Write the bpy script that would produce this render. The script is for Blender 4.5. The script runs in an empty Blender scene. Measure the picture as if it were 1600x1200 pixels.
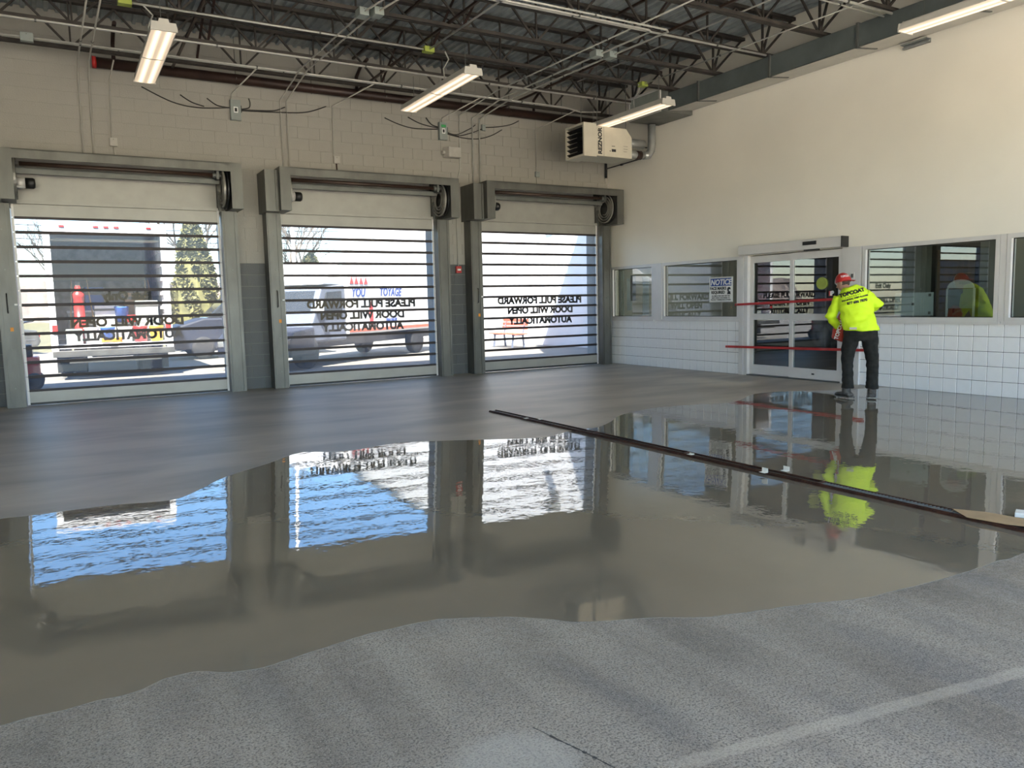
import bpy, bmesh, math, random
from mathutils import Vector, Matrix, noise
from mathutils.bvhtree import BVHTree
R = random.Random(7)
sc = bpy.context.scene
COL = sc.collection

# ------------------------------------------------------------------ camera
CAM = (0.0, 0.0, 1.4096)
r_ = Vector((0.86220479, -0.50603424, -0.02307069))
u_ = Vector((0.07206802, 0.07745758, 0.99438751))
f_ = Vector((0.50140713, 0.85902833, -0.10325318))
cd = bpy.data.cameras.new('camera'); cam = bpy.data.objects.new('camera', cd); COL.objects.link(cam)
M = Matrix((r_, u_, -f_)).transposed().to_4x4(); M.translation = Vector(CAM)
cam.matrix_world = M
cd.sensor_width = 36.0; cd.lens = 1204.0965 / 1600 * 36.0; cd.clip_start = 0.05; cd.clip_end = 600
sc.camera = cam
# ------------------------------------------------------------------ view, sky, sun
sc.view_settings.view_transform = 'Standard'; sc.view_settings.look = 'None'
sc.view_settings.gamma = 1.0; sc.view_settings.use_curve_mapping = False
sc.view_settings.exposure = 1.6
SUN_DIR = Vector((.55, 1.0, -1.6)).normalized()      # the way the light travels
w = bpy.data.worlds.new('world'); sc.world = w; w.use_nodes = True
nt = w.node_tree; bg = nt.nodes['Background']
sky = nt.nodes.new('ShaderNodeTexSky'); sky.sky_type = 'NISHITA'; sky.sun_disc = False
sky.sun_elevation = math.asin(-SUN_DIR.z); sky.sun_rotation = math.atan2(-SUN_DIR.x, -SUN_DIR.y)
sky.air_density = 1.0; sky.dust_density = 0.6; sky.ozone_density = 1.6
hs = nt.nodes.new('ShaderNodeHueSaturation'); hs.inputs['Saturation'].default_value = 1.25
nt.links.new(sky.outputs[0], hs.inputs['Color']); nt.links.new(hs.outputs[0], bg.inputs[0]); bg.inputs[1].default_value = 0.32
sd = bpy.data.lights.new('sun', 'SUN'); sd.energy = 15.0; sd.angle = 0.009; sd.color = (1, .95, .86)
so = bpy.data.objects.new('sun', sd); COL.objects.link(so); so.rotation_euler = SUN_DIR.to_track_quat('-Z', 'Y').to_euler()
LAMP = 0.40          # radiance of the tube light lenses

# ------------------------------------------------------------------ materials
def mat(name, c, rough=.6, metal=0., nscale=0, namp=0., bump=0., bscale=0., ior=None, emit=None, estr=0., coat=0., stretch=None, c2=None):
    m = bpy.data.materials.new(name); m.use_nodes = True
    n = m.node_tree; b = n.nodes['Principled BSDF']; L = n.links.new
    b.inputs['Base Color'].default_value = (*c, 1); b.inputs['Roughness'].default_value = rough; b.inputs['Metallic'].default_value = metal
    if ior: b.inputs['IOR'].default_value = ior
    if coat: b.inputs['Coat Weight'].default_value = coat; b.inputs['Coat Roughness'].default_value = .05
    if emit: b.inputs['Emission Color'].default_value = (*emit, 1); b.inputs['Emission Strength'].default_value = estr
    if nscale or bscale:
        tc = n.nodes.new('ShaderNodeTexCoord'); mp = n.nodes.new('ShaderNodeMapping')
        L(tc.outputs['Object'], mp.inputs[0])
        if stretch: mp.inputs['Scale'].default_value = stretch
    if nscale:
        t = n.nodes.new('ShaderNodeTexNoise'); t.inputs['Scale'].default_value = nscale; t.inputs['Detail'].default_value = 5
        L(mp.outputs[0], t.inputs[0])
        r = n.nodes.new('ShaderNodeMix'); r.data_type = 'RGBA'
        d = c2 if c2 else tuple(x * (1 - namp) for x in c); e = c if c2 else tuple(min(1, x * (1 + namp)) for x in c)
        mr = n.nodes.new('ShaderNodeMapRange'); mr.inputs[1].default_value = .35; mr.inputs[2].default_value = .65
        L(t.outputs[0], mr.inputs[0]); L(mr.outputs[0], r.inputs[0])
        r.inputs[6].default_value = (*d, 1); r.inputs[7].default_value = (*e, 1); L(r.outputs[2], b.inputs['Base Color'])
    if bscale:
        t = n.nodes.new('ShaderNodeTexNoise'); t.inputs['Scale'].default_value = bscale; t.inputs['Detail'].default_value = 3
        L(mp.outputs[0], t.inputs[0]); bp = n.nodes.new('ShaderNodeBump'); bp.inputs['Strength'].default_value = bump; bp.inputs['Distance'].default_value = .01
        L(t.outputs[0], bp.inputs['Height']); L(bp.outputs[0], b.inputs['Normal'])
    return m
def glass(name, tint, refl=1.0, base=.0, rough=0.0, haze=0.0):
    m = bpy.data.materials.new(name); m.use_nodes = True; n = m.node_tree; n.nodes.clear(); L = n.links.new
    o = n.nodes.new('ShaderNodeOutputMaterial'); mx = n.nodes.new('ShaderNodeMixShader'); t = n.nodes.new('ShaderNodeBsdfTransparent')
    g = n.nodes.new('ShaderNodeBsdfGlossy'); g.inputs['Roughness'].default_value = rough
    fr = n.nodes.new('ShaderNodeFresnel'); fr.inputs[0].default_value = 1.45
    ma = n.nodes.new('ShaderNodeMath'); ma.operation = 'MULTIPLY_ADD'; ma.inputs[1].default_value = refl; ma.inputs[2].default_value = base; ma.use_clamp = True
    t.inputs[0].default_value = (*tint, 1)
    # only the face turned to the ray reflects, so a pane of two faces is not mirrored twice
    gm = n.nodes.new('ShaderNodeNewGeometry'); inv = n.nodes.new('ShaderNodeMath'); inv.operation = 'SUBTRACT'; inv.inputs[0].default_value = 1
    mu = n.nodes.new('ShaderNodeMath'); mu.operation = 'MULTIPLY'
    L(gm.outputs['Backfacing'], inv.inputs[1]); L(fr.outputs[0], ma.inputs[0]); L(ma.outputs[0], mu.inputs[0]); L(inv.outputs[0], mu.inputs[1])
    L(mu.outputs[0], mx.inputs[0]); L(t.outputs[0], mx.inputs[1]); L(g.outputs[0], mx.inputs[2]); L(mx.outputs[0], o.inputs[0])
    if haze:     # scuffed clear plastic scatters a little of the daylight
        hz = n.nodes.new('ShaderNodeBsdfTranslucent'); hz.inputs[0].default_value = (.95, .95, 1, 1); h2 = n.nodes.new('ShaderNodeMixShader'); h2.inputs[0].default_value = haze
        L(mx.outputs[0], h2.inputs[1]); L(hz.outputs[0], h2.inputs[2]); L(h2.outputs[0], o.inputs[0])
    return m

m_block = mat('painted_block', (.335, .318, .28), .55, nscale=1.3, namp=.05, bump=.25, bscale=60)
m_blockg = mat('grey_painted_block', (.082, .085, .084), .5, nscale=2, namp=.05, bump=.2, bscale=60)
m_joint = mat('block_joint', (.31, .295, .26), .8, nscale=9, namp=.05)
m_wall = mat('painted_wall', (.84, .80, .71), .45, nscale=.5, namp=.045, bump=.06, bscale=25)
m_tile = mat('glazed_block', (.82, .82, .82), .25, nscale=3, namp=.04, bump=.04, bscale=30)
m_grout = mat('grout', (.15, .15, .15), .8, nscale=30, namp=.1)
m_galv = mat('galvanised_steel', (.125, .125, .114), .42, .55, nscale=5, namp=.16, bump=.05, bscale=40, stretch=(1, 1, .35))
m_galvd = mat('galvanised_dull', (.15, .155, .145), .5, .45, nscale=4, namp=.15)
m_duct = mat('duct_steel', (.17, .195, .195), .5, .5, nscale=2.5, namp=.12)
m_ductb = mat('duct_liner', (.52, .50, .45), .6, nscale=3, namp=.05)
m_steel = mat('dark_joist_steel', (.042, .035, .030), .6, .2, nscale=6, namp=.3)
m_deck = mat('roof_deck_steel', (.33, .36, .365), .55, .1, nscale=3, namp=.2)
m_cond = mat('conduit_steel', (.50, .49, .45), .42, .3, nscale=8, namp=.1)
m_condp = mat('painted_conduit', (.42, .40, .36), .5, nscale=8, namp=.06)
m_alu = mat('white_aluminium', (.66, .64, .62), .38, .15, nscale=4, namp=.03)
m_slat = mat('slat_panel_grey', (.34, .33, .30), .4, .2, nscale=4, namp=.05)
m_spiral = mat('spiral_track', (.26, .25, .22), .35, .3, nscale=5, namp=.1)
m_rail = mat('dark_slat_hinge', (.03, .022, .022), .5, .3, nscale=5, namp=.2)
m_black = mat('black_plastic', (.012, .012, .012), .45, nscale=10, namp=.2)
m_flue = mat('flue_steel', (.36, .37, .36), .35, .5, nscale=5, namp=.1)
m_tube = mat('brown_tube', (.06, .035, .025), .4, .3, nscale=6, namp=.2)
m_pipe = mat('sprinkler_pipe', (.035, .018, .014), .45, .2, nscale=5, namp=.25)
m_red = mat('red_paint', (.42, .02, .018), .4, nscale=5, namp=.12)
m_green = mat('green_label', (.05, .35, .10), .5, nscale=8, namp=.1)
m_lime = mat('lime_box', (.30, .36, .06), .5, nscale=8, namp=.1)
m_ebox = mat('grey_electrical_box', (.26, .29, .27), .45, nscale=6, namp=.06)
m_cable = mat('black_cable', (.025, .022, .02), .6, nscale=9, namp=.2)
m_ink = mat('black_ink', (.015, .015, .018), .6, nscale=20, namp=.1)
m_inkg = mat('vinyl_lettering', (.10, .10, .10), .6, nscale=20, namp=.1)
m_white = mat('white_print', (.78, .78, .76), .5, nscale=6, namp=.03)
m_blue = mat('blue_print', (.02, .06, .28), .5, nscale=8, namp=.06)
m_heater = mat('cream_enamel', (.58, .54, .44), .4, nscale=4, namp=.04)
m_lens = mat('lamp_lens', (.4, .36, .3), .4, emit=(1.0, .76, .52), estr=LAMP)
_n = m_lens.node_tree; _L = _n.links.new; _tc = _n.nodes.new('ShaderNodeTexCoord'); _sx = _n.nodes.new('ShaderNodeSeparateXYZ'); _L(_tc.outputs['Object'], _sx.inputs[0])
def _m(op, a, b=None):
    q = _n.nodes.new('ShaderNodeMath'); q.operation = op; _L(a, q.inputs[0])
    if b is not None: q.inputs[1].default_value = b
    return q.outputs[0]
_d = _m('ABSOLUTE', _m('SUBTRACT', _m('ABSOLUTE', _sx.outputs[0]), .062)); _r = _n.nodes.new('ShaderNodeMapRange'); _L(_d, _r.inputs[0])      # two tubes glowing behind the lens
_r.inputs[1].default_value = .004; _r.inputs[2].default_value = .045; _r.inputs[3].default_value = LAMP * 1.7; _r.inputs[4].default_value = LAMP * .55; _L(_r.outputs[0], _n.nodes['Principled BSDF'].inputs['Emission Strength'])
m_lens.node_tree.nodes['Principled BSDF'].inputs['Base Color'].default_value = (.5, .45, .38, 1)
m_lamp = mat('lamp_housing', (.55, .53, .48), .4, nscale=3, namp=.04)
m_pane = glass('clear_slat_pane', (.72, .73, .74), .5, .0, .0, .035)
m_office = glass('office_glass', (.80, .85, .83), 2.6, .12)
m_wood = mat('brown_wood_door', (.20, .13, .075), .45, nscale=4, namp=.15, stretch=(3, 3, .4))
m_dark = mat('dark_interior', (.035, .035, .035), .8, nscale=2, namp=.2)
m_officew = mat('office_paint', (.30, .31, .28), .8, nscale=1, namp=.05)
m_rust = mat('rusty_angle', (.05, .02, .012), .55, .3, nscale=30, namp=.45)
m_tape = mat('masking_tape', (.70, .70, .64), .6, nscale=20, namp=.05)
m_card = mat('cardboard', (.36, .25, .13), .8, nscale=8, namp=.1)
m_shirt = mat('hi_vis_shirt', (.62, .86, .015), .75, nscale=3, namp=.06, bump=.4, bscale=9)
m_jeans = mat('dark_jeans', (.010, .010, .008), .95, nscale=14, namp=.45, bump=.5, bscale=12)
m_skin = mat('skin', (.50, .28, .19), .5, nscale=9, namp=.06)
m_boot = mat('muddy_boots', (.05, .045, .04), .6, nscale=25, namp=.5)
m_clear = mat('spiked_overshoe', (.12, .12, .11), .3, .4, nscale=25, namp=.3)
m_bag = mat('red_powder_bag', (.50, .035, .015), .5, nscale=6, namp=.15, bump=.4, bscale=14)
m_apron = mat('pale_apron_concrete', (.62, .55, .44), .9, nscale=1, namp=.06)
m_asph = mat('yard_asphalt', (.17, .155, .13), .85, nscale=1.2, namp=.12, bump=.2, bscale=20)
m_grass = mat('winter_grass', (.11, .10, .045), .9, nscale=4, namp=.3)
m_stucco = mat('white_stucco', (.82, .79, .74), .8, nscale=2, namp=.03)
m_trw = mat('white_truck_paint', (.75, .75, .74), .3, nscale=3, namp=.03)
m_tri = mat('truck_interior', (.68, .66, .68), .7, nscale=5, namp=.2)
m_truckg = mat('cab_shade_and_leg_grey', (.13, .15, .20), .35, nscale=3, namp=.05)  # shade on the white cab put into its colour; also plain bench-leg grey
m_carb = mat('dark_blue_car_paint', (.012, .016, .03), .5, .0, nscale=3, namp=.05)
m_cargl = mat('car_glass', (.03, .035, .04), .08, nscale=2, namp=.1)
m_rub = mat('tyre_rubber', (.02, .02, .02), .8, nscale=12, namp=.2)
m_chrome = mat('chrome', (.6, .6, .6), .2, .9, nscale=4, namp=.05)
m_leaf = mat('evergreen_foliage', (.125, .115, .035), .8, nscale=3, namp=.35)
m_bark = mat('bare_branches', (.10, .08, .06), .9, nscale=8, namp=.2)
m_brush = mat('bare_woods', (.15, .12, .10), .95, nscale=1.5, namp=.25)
m_yel = mat('yellow_plastic', (.60, .38, .04), .5, nscale=8, namp=.1)
m_orange = mat('orange_sticker', (.75, .28, .02), .5, nscale=8, namp=.1)
m_bluep = mat('blue_plastic', (.03, .12, .45), .5, nscale=8, namp=.1)
m_redw = mat('sun_bleached_red_slats', (.55, .12, .06), .6, nscale=8, namp=.12)
m_dust = mat('roll_door_ribs', (.52, .50, .36), .5, nscale=6, namp=.05)

# floor: dry concrete, specks, joints, a lighter seam and a rounded stain of its own
def floor_mat():
    m = mat('ground_concrete', (.25, .24, .215), .75); n = m.node_tree; L = n.links.new; b = n.nodes['Principled BSDF']
    tc = n.nodes.new('ShaderNodeTexCoord'); sp = n.nodes.new('ShaderNodeSeparateXYZ'); L(tc.outputs['Object'], sp.inputs[0])
    def nz(s, d=4, stretch=None):
        t = n.nodes.new('ShaderNodeTexNoise'); t.inputs['Scale'].default_value = s; t.inputs['Detail'].default_value = d
        if stretch:
            mp = n.nodes.new('ShaderNodeMapping'); mp.inputs['Scale'].default_value = stretch; mp.inputs['Rotation'].default_value = (0, 0, .25); L(tc.outputs['Object'], mp.inputs[0]); L(mp.outputs[0], t.inputs[0])
        else: L(tc.outputs['Object'], t.inputs[0])
        return t.outputs[0]
    def mr(x, a, c_, o0, o1):
        q = n.nodes.new('ShaderNodeMapRange'); q.inputs[1].default_value = a; q.inputs[2].default_value = c_; q.inputs[3].default_value = o0; q.inputs[4].default_value = o1; L(x, q.inputs[0]); return q.outputs[0]
    def mx(f, A, B):
        q = n.nodes.new('ShaderNodeMix'); q.data_type = 'RGBA'; L(f, q.inputs[0])
        for v, i in ((A, 6), (B, 7)):
            if isinstance(v, tuple): q.inputs[i].default_value = (*v, 1)
            else: L(v, q.inputs[i])
        return q.outputs[2]
    def mth(op, a, b_=None, c_=None):
        q = n.nodes.new('ShaderNodeMath'); q.operation = op
        for i, v in enumerate((a, b_, c_)):
            if v is None: continue
            if isinstance(v, (int, float)): q.inputs[i].default_value = v
            else: L(v, q.inputs[i])
        return q.outputs[0]
    c = mx(mr(nz(1.1, 5), .35, .65, 0, 1), (.175, .154, .122), (.325, .288, .228))
    c = mx(mr(nz(1.0, 3, (5.0, .5, 1)), .40, .64, 0, .4), c, (.43, .39, .31))
    c = mx(mr(nz(1.0, 3, (3.2, .7, 1)), .55, .68, 0, .5), c, (.17, .165, .155))
    c = mx(mr(nz(115, 4), .38, .53, .78, 0), c, (.085, .077, .063))
    c = mx(mr(nz(210, 3), .56, .68, 0, .55), c, (.60, .56, .47))
    # lighter trowelled seam from (1.5,1.68) to (3.0,1.42)
    s = mth('ADD', mth('MULTIPLY', sp.outputs[0], .171), sp.outputs[1])
    s = mth('ABSOLUTE', mth('SUBTRACT', mth('ADD', s, mth('MULTIPLY', nz(7, 2), .03)), 1.952))
    c = mx(mth('MULTIPLY', mr(s, .022, .034, .28, 0), mr(sp.outputs[0], 1.45, 1.6, 0, 1)), c, (.60, .54, .42))
    # smooth worn patch around (1.1,2.0)
    dx = mth('SUBTRACT', sp.outputs[0], 1.10); dy = mth('SUBTRACT', sp.outputs[1], 1.93)
    d = mth('SQRT', mth('ADD', mth('MULTIPLY', dx, dx), mth('MULTIPLY', mth('MULTIPLY', dy, dy), 1.2)))
    d = mth('ADD', d, mth('MULTIPLY', nz(9, 3), .08))
    c = mx(mr(d, .20, .29, .38, 0), c, (.46, .45, .39))
    L(c, b.inputs['Base Color'])
    bp = n.nodes.new('ShaderNodeBump'); bp.inputs['Strength'].default_value = .45; bp.inputs['Distance'].default_value = .004
    L(nz(60, 4), bp.inputs['Height']); L(bp.outputs[0], b.inputs['Normal'])
    L(mr(nz(30, 3), .4, .6, .5, .85), b.inputs['Roughness'])
    return m
m_floor = floor_mat()
def wet_mat(name, c, c2, rough, ior, bumps, stretch=None, sc_=1.0, tilt=0):
    m = mat(name, c, rough, ior=ior); n = m.node_tree; L = n.links.new; b = n.nodes['Principled BSDF']
    tc = n.nodes.new('ShaderNodeTexCoord'); mp = n.nodes.new('ShaderNodeMapping'); L(tc.outputs['Object'], mp.inputs[0])
    if stretch: mp.inputs['Scale'].default_value = stretch
    mp.inputs['Rotation'].default_value = (0, 0, math.radians(30))
    t = n.nodes.new('ShaderNodeTexNoise'); t.inputs['Scale'].default_value = sc_; t.inputs['Detail'].default_value = 4; t.inputs['Distortion'].default_value = .4; L(mp.outputs[0], t.inputs[0])
    q = n.nodes.new('ShaderNodeMapRange'); q.inputs[1].default_value = .38; q.inputs[2].default_value = .62; L(t.outputs[0], q.inputs[0])
    x = n.nodes.new('ShaderNodeMix'); x.data_type = 'RGBA'; L(q.outputs[0], x.inputs[0]); x.inputs[6].default_value = (*c2, 1); x.inputs[7].default_value = (*c, 1)
    L(x.outputs[2], b.inputs['Base Color'])
    prev = None
    if tilt:     # the screed runs down to the slot drain
        sx = n.nodes.new('ShaderNodeSeparateXYZ'); L(tc.outputs['Object'], sx.inputs[0]); mn = n.nodes.new('ShaderNodeMath'); mn.operation = 'MINIMUM'; mn.inputs[1].default_value = 4.8; L(sx.outputs[0], mn.inputs[0])
        mu = n.nodes.new('ShaderNodeMath'); mu.operation = 'MULTIPLY'; mu.inputs[1].default_value = -tilt; L(mn.outputs[0], mu.inputs[0])
        bp = n.nodes.new('ShaderNodeBump'); bp.inputs['Strength'].default_value = 1; bp.inputs['Distance'].default_value = 1; L(mu.outputs[0], bp.inputs['Height']); prev = bp.outputs[0]
    for s, dist, str_ in bumps:
        t2 = n.nodes.new('ShaderNodeTexNoise'); t2.inputs['Scale'].default_value = s; t2.inputs['Detail'].default_value = 2; L(tc.outputs['Object'], t2.inputs[0])
        bp = n.nodes.new('ShaderNodeBump'); bp.inputs['Strength'].default_value = str_; bp.inputs['Distance'].default_value = dist; L(t2.outputs[0], bp.inputs['Height'])
        if prev: L(prev, bp.inputs['Normal'])
        prev = bp.outputs[0]
    if prev: L(prev, b.inputs['Normal'])
    return m
m_pool = wet_mat('fresh_glossy_topping', (.185, .163, .122), (.172, .152, .113), .012, 1.85, [(1.6, .005, .3), (9.0, .0016, .30), (30, .0005, .2)], tilt=.030)
m_edge = mat('topping_edge', (.13, .115, .088), .85, nscale=30, namp=.1)
m_dull = wet_mat('setting_topping', (.44, .38, .30), (.31, .268, .21), .43, 1.42, [(3.0, .01, .3)], (.5, 1.3, 1), 1.2)

# ------------------------------------------------------------------ mesh helpers
class MB:
    def __init__(s): s.v = []; s.f = []
    def quadbox(s, pts):
        b = len(s.v); s.v += [tuple(p) for p in pts]
        for q in ((0, 3, 2, 1), (4, 5, 6, 7), (0, 1, 5, 4), (1, 2, 6, 5), (2, 3, 7, 6), (3, 0, 4, 7)): s.f.append(tuple(b + i for i in q))
        return s
    def box(s, x0, x1, y0, y1, z0, z1):
        return s.quadbox([(x0, y0, z0), (x1, y0, z0), (x1, y1, z0), (x0, y1, z0), (x0, y0, z1), (x1, y0, z1), (x1, y1, z1), (x0, y1, z1)])
    def bar(s, a, b, wd, ht, up=(0, 0, 1)):
        a = Vector(a); b = Vector(b); d = (b - a).normalized(); up = Vector(up)
        if abs(d.dot(up)) > .98: up = Vector((1, 0, 0)) if abs(d.x) < .9 else Vector((0, 1, 0))
        sd_ = d.cross(up).normalized() * (wd / 2); u = sd_.cross(d).normalized() * (ht / 2)
        return s.quadbox([a - sd_ - u, a + sd_ - u, a + sd_ + u, a - sd_ + u, b - sd_ - u, b + sd_ - u, b + sd_ + u, b - sd_ + u][0:8])
    def tube(s, pts, r, n=8, close=False):
        pts = [Vector(p) for p in pts]; b = len(s.v); k = len(pts); rad = r if isinstance(r, (list, tuple)) else [r] * k
        ref = None
        for i, p in enumerate(pts):
            if close: d = pts[(i + 1) % k] - pts[i - 1]
            else: d = pts[min(i + 1, k - 1)] - pts[max(i - 1, 0)]
            d.normalize()
            if ref is None:
                ref = Vector((0, 0, 1)) if abs(d.z) < .9 else Vector((1, 0, 0))
            x = d.cross(ref); 
            if x.length < 1e-4: ref = Vector((0, 1, 0)); x = d.cross(ref)
            x.normalize(); y = x.cross(d); ref = y
            for j in range(n):
                a = 2 * math.pi * j / n; s.v.append(tuple(p + (x * math.cos(a) + y * math.sin(a)) * rad[i]))
        for i in range(k if close else k - 1):
            for j in range(n):
                A = b + i * n + j; B = b + i * n + (j + 1) % n; i2 = (i + 1) % k
                s.f.append((A, B, b + i2 * n + (j + 1) % n, b + i2 * n + j))
        if not close:
            s.f.append(tuple(b + j for j in range(n))[::-1]); s.f.append(tuple(b + (k - 1) * n + j for j in range(n)))
        return s
    def cyl(s, a, b, r, n=16): return s.tube([a, b], r, n)
    def prism(s, poly, axis, a0, a1):
        # poly of 2D points; axis is the extruded one; the two others in xyz order
        b = len(s.v); k = len(poly)
        for a in (a0, a1):
            for p in poly:
                q = list(p); q.insert(axis, a); s.v.append(tuple(q))
        s.f.append(tuple(b + i for i in range(k))[::-1]); s.f.append(tuple(b + k + i for i in range(k)))
        for i in range(k): j = (i + 1) % k; s.f.append((b + i, b + j, b + k + j, b + k + i))
        return s
    def lathe(s, prof, c=(0, 0, 0), n=20, axis=2):
        b = len(s.v); k = len(prof)
        for (r, h) in prof:
            for j in range(n):
                a = 2 * math.pi * j / n; p = [r * math.cos(a), r * math.sin(a)]; p.insert(axis, h)
                s.v.append((p[0] + c[0], p[1] + c[1], p[2] + c[2]))
        for i in range(k - 1):
            for j in range(n): s.f.append((b + i * n + j, b + i * n + (j + 1) % n, b + (i + 1) * n + (j + 1) % n, b + (i + 1) * n + j))
        s.f.append(tuple(b + j for j in range(n))[::-1]); s.f.append(tuple(b + (k - 1) * n + j for j in range(n)))
        return s
    def mesh(s, name, m, smooth=False, fix=True):
        me = bpy.data.meshes.new(name); me.from_pydata(s.v, [], s.f)
        if fix:
            bm = bmesh.new(); bm.from_mesh(me); bmesh.ops.recalc_face_normals(bm, faces=bm.faces); bm.to_mesh(me); bm.free()
        me.materials.append(m)
        if smooth:
            me.polygons.foreach_set('use_smooth', [len(p.vertices) <= 4 for p in me.polygons])
        me.update(); return me
def link(name, me, parent=None, loc=None, rot=None):
    o = bpy.data.objects.new(name, me); COL.objects.link(o)
    if parent: o.parent = parent
    if loc: o.location = loc
    if rot: o.rotation_euler = rot
    return o
def part(name, mb, m, parent=None, smooth=False, bevel=0, label=None, loc=None):
    me = mb.mesh(name, m, smooth)
    if bevel: bev(me, bevel)
    o = link(name, me, parent, loc)
    if label: o['label'] = label
    return o
def bev(me, w_, seg=2):
    bm = bmesh.new(); bm.from_mesh(me); bmesh.ops.remove_doubles(bm, verts=bm.verts, dist=1e-5)
    bmesh.ops.bevel(bm, geom=[e for e in bm.edges if e.is_manifold and e.calc_face_angle(0) > .5], offset=w_, segments=seg, affect='EDGES', profile=.6, clamp_overlap=True)
    bm.to_mesh(me); bm.free(); me.update()
def tag(o, label, cat=None, group=None, kind=None):
    if label: o['label'] = label
    if cat: o['category'] = cat
    if group: o['group'] = group
    if kind: o['kind'] = kind
    return o
def thing(name, label, cat, loc=(0, 0, 0), rz=0, group=None, kind=None):
    o = bpy.data.objects.new(name, None); COL.objects.link(o); o.location = loc; o.rotation_euler = (0, 0, rz); o.empty_display_size = .1
    return tag(o, label, cat, group, kind)
def dup(root, loc=None, rz=None, label=None, group=None):
    c = root.copy(); COL.objects.link(c)
    if loc is not None: c.location = loc
    if rz is not None: c.rotation_euler = (0, 0, rz)
    if label: c['label'] = label
    if group: c['group'] = group
    def rec(src, dst):
        for ch in list(src.children):
            d = ch.copy(); COL.objects.link(d); d.parent = dst; d.matrix_parent_inverse = ch.matrix_parent_inverse; rec(ch, d)
    rec(root, c); return c
FC = {}
def textmesh(name, s, size, m, depth=.002, bold=0.0, align='CENTER', shear=0., spacing=1.0):
    cu = bpy.data.curves.new(name, 'FONT'); cu.body = s; cu.size = size; cu.extrude = depth; cu.align_x = align; cu.offset = bold; cu.shear = shear; cu.space_character = spacing; cu.resolution_u = 3
    o = bpy.data.objects.new(name, cu); COL.objects.link(o); dg = bpy.context.evaluated_depsgraph_get(); dg.update()
    me = bpy.data.meshes.new_from_object(o.evaluated_get(dg)); bpy.data.objects.remove(o); me.materials.clear(); me.materials.append(m); me.name = name
    return me
def xform(me, Mx): me.transform(Mx); me.update(); return me
def ax(xa, ya, o):
    xa = Vector(xa).normalized(); ya = Vector(ya).normalized(); z = xa.cross(ya)
    q = Matrix((xa, ya, z)).transposed().to_4x4(); q.translation = Vector(o); return q
def joinmesh(name, mes):
    bm = bmesh.new()
    for me in mes: bm.from_mesh(me)
    out = bpy.data.meshes.new(name); bm.to_mesh(out); bm.free(); out.materials.append(mes[0].materials[0]); return out

XL, XR, YB, YF, ZT = -6.0, 10.94, 14.25, -2.4, 6.05
DC = [-3.02, 1.00, 5.02, 9.03]; DW = 3.04; DH = 3.07

# ================================================================== SETTING
# floor slab
fl = part('floor', MB().box(XL, XR, YF, YB + .3, -.25, 0), m_floor); tag(fl, 'grey ground-down concrete floor with dark specks', 'floor', kind='structure')
# back wall with its door openings
wb = MB(); edges = [XL]
for c in DC: edges += [c - DW / 2, c + DW / 2]
edges.append(XR + .2)
for i in range(0, len(edges), 2): wb.box(edges[i], edges[i + 1], YB + .005, YB + .30, 0, DH)
wb.box(XL, XR + .2, YB + .005, YB + .30, DH, ZT + .25)
wb = part('wall_back', wb, m_joint); tag(wb, 'white painted block wall with the row of glazed rolling doors', 'wall', kind='structure')
BL, BHh = .4064, .2032
def blk(w_, m_):
    key = (round(w_, 3), m_.name)
    if key not in FC:
        me = MB().box(0, w_ - .004, -.0035, .004, 0, BHh - .004).mesh('block', m_); FC[key] = me
    return FC[key]
rest = MB(); restg = MB(); nb = 0
for row in range(30):
    z = row * BHh
    if z + BHh > ZT: break
    xs = XL + (0 if row % 2 else -BL / 2); segs = [(XL, XR)] if z >= DH - .05 else [(edges[i], edges[i + 1] if i < 8 else XR) for i in range(0, 10, 2)]
    while xs < XR:
        for (a, b) in segs:
            x0 = max(xs, a); x1 = min(xs + BL, b)
            if x1 - x0 < .03: continue
            low = z + .1 < 2.2
            shown = (x0 > -.7 and 3.65 < z < 5.45) or (z < 3.66 and (2.72 < x0 + .1 < 3.25 or 6.8 < x0 + .1 < 7.3))
            if shown and nb < 300:
                link('block', blk(x1 - x0, m_blockg if low else m_block), wb, (x0 + .002, YB, z + .002)); nb += 1
            else: (restg if low else rest).box(x0 + .002, x1 - .002, YB - .0035, YB + .004, z + .002, z + BHh - .002)
        xs += BL
o = part('block', rest, m_block, wb); o['kind'] = 'stuff'
o = part('block', restg, m_blockg, wb); o['kind'] = 'stuff'
# left wall, front wall (rear of the camera) with its drive-in openings
wl = part('wall_left', MB().box(XL - .3, XL, YF - .3, YB + .3, -.1, ZT + .25), m_wall); tag(wl, 'plain white painted wall on the left side', 'wall', kind='structure')
wf = MB()
fe = [XL]
for c in DC: fe += [c - 1.85, min(c + 1.85, XR - .05)]
fe.append(XR)
for i in range(0, len(fe), 2): wf.box(fe[i], fe[i + 1], YF - .3, YF, 0, 4.6)
wf.box(XL, XR, YF - .3, YF, 4.6, ZT + .25)
wf = part('wall_front', wf, m_wall); tag(wf, 'white wall with open drive-in bays behind the camera', 'wall', kind='structure')
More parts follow.
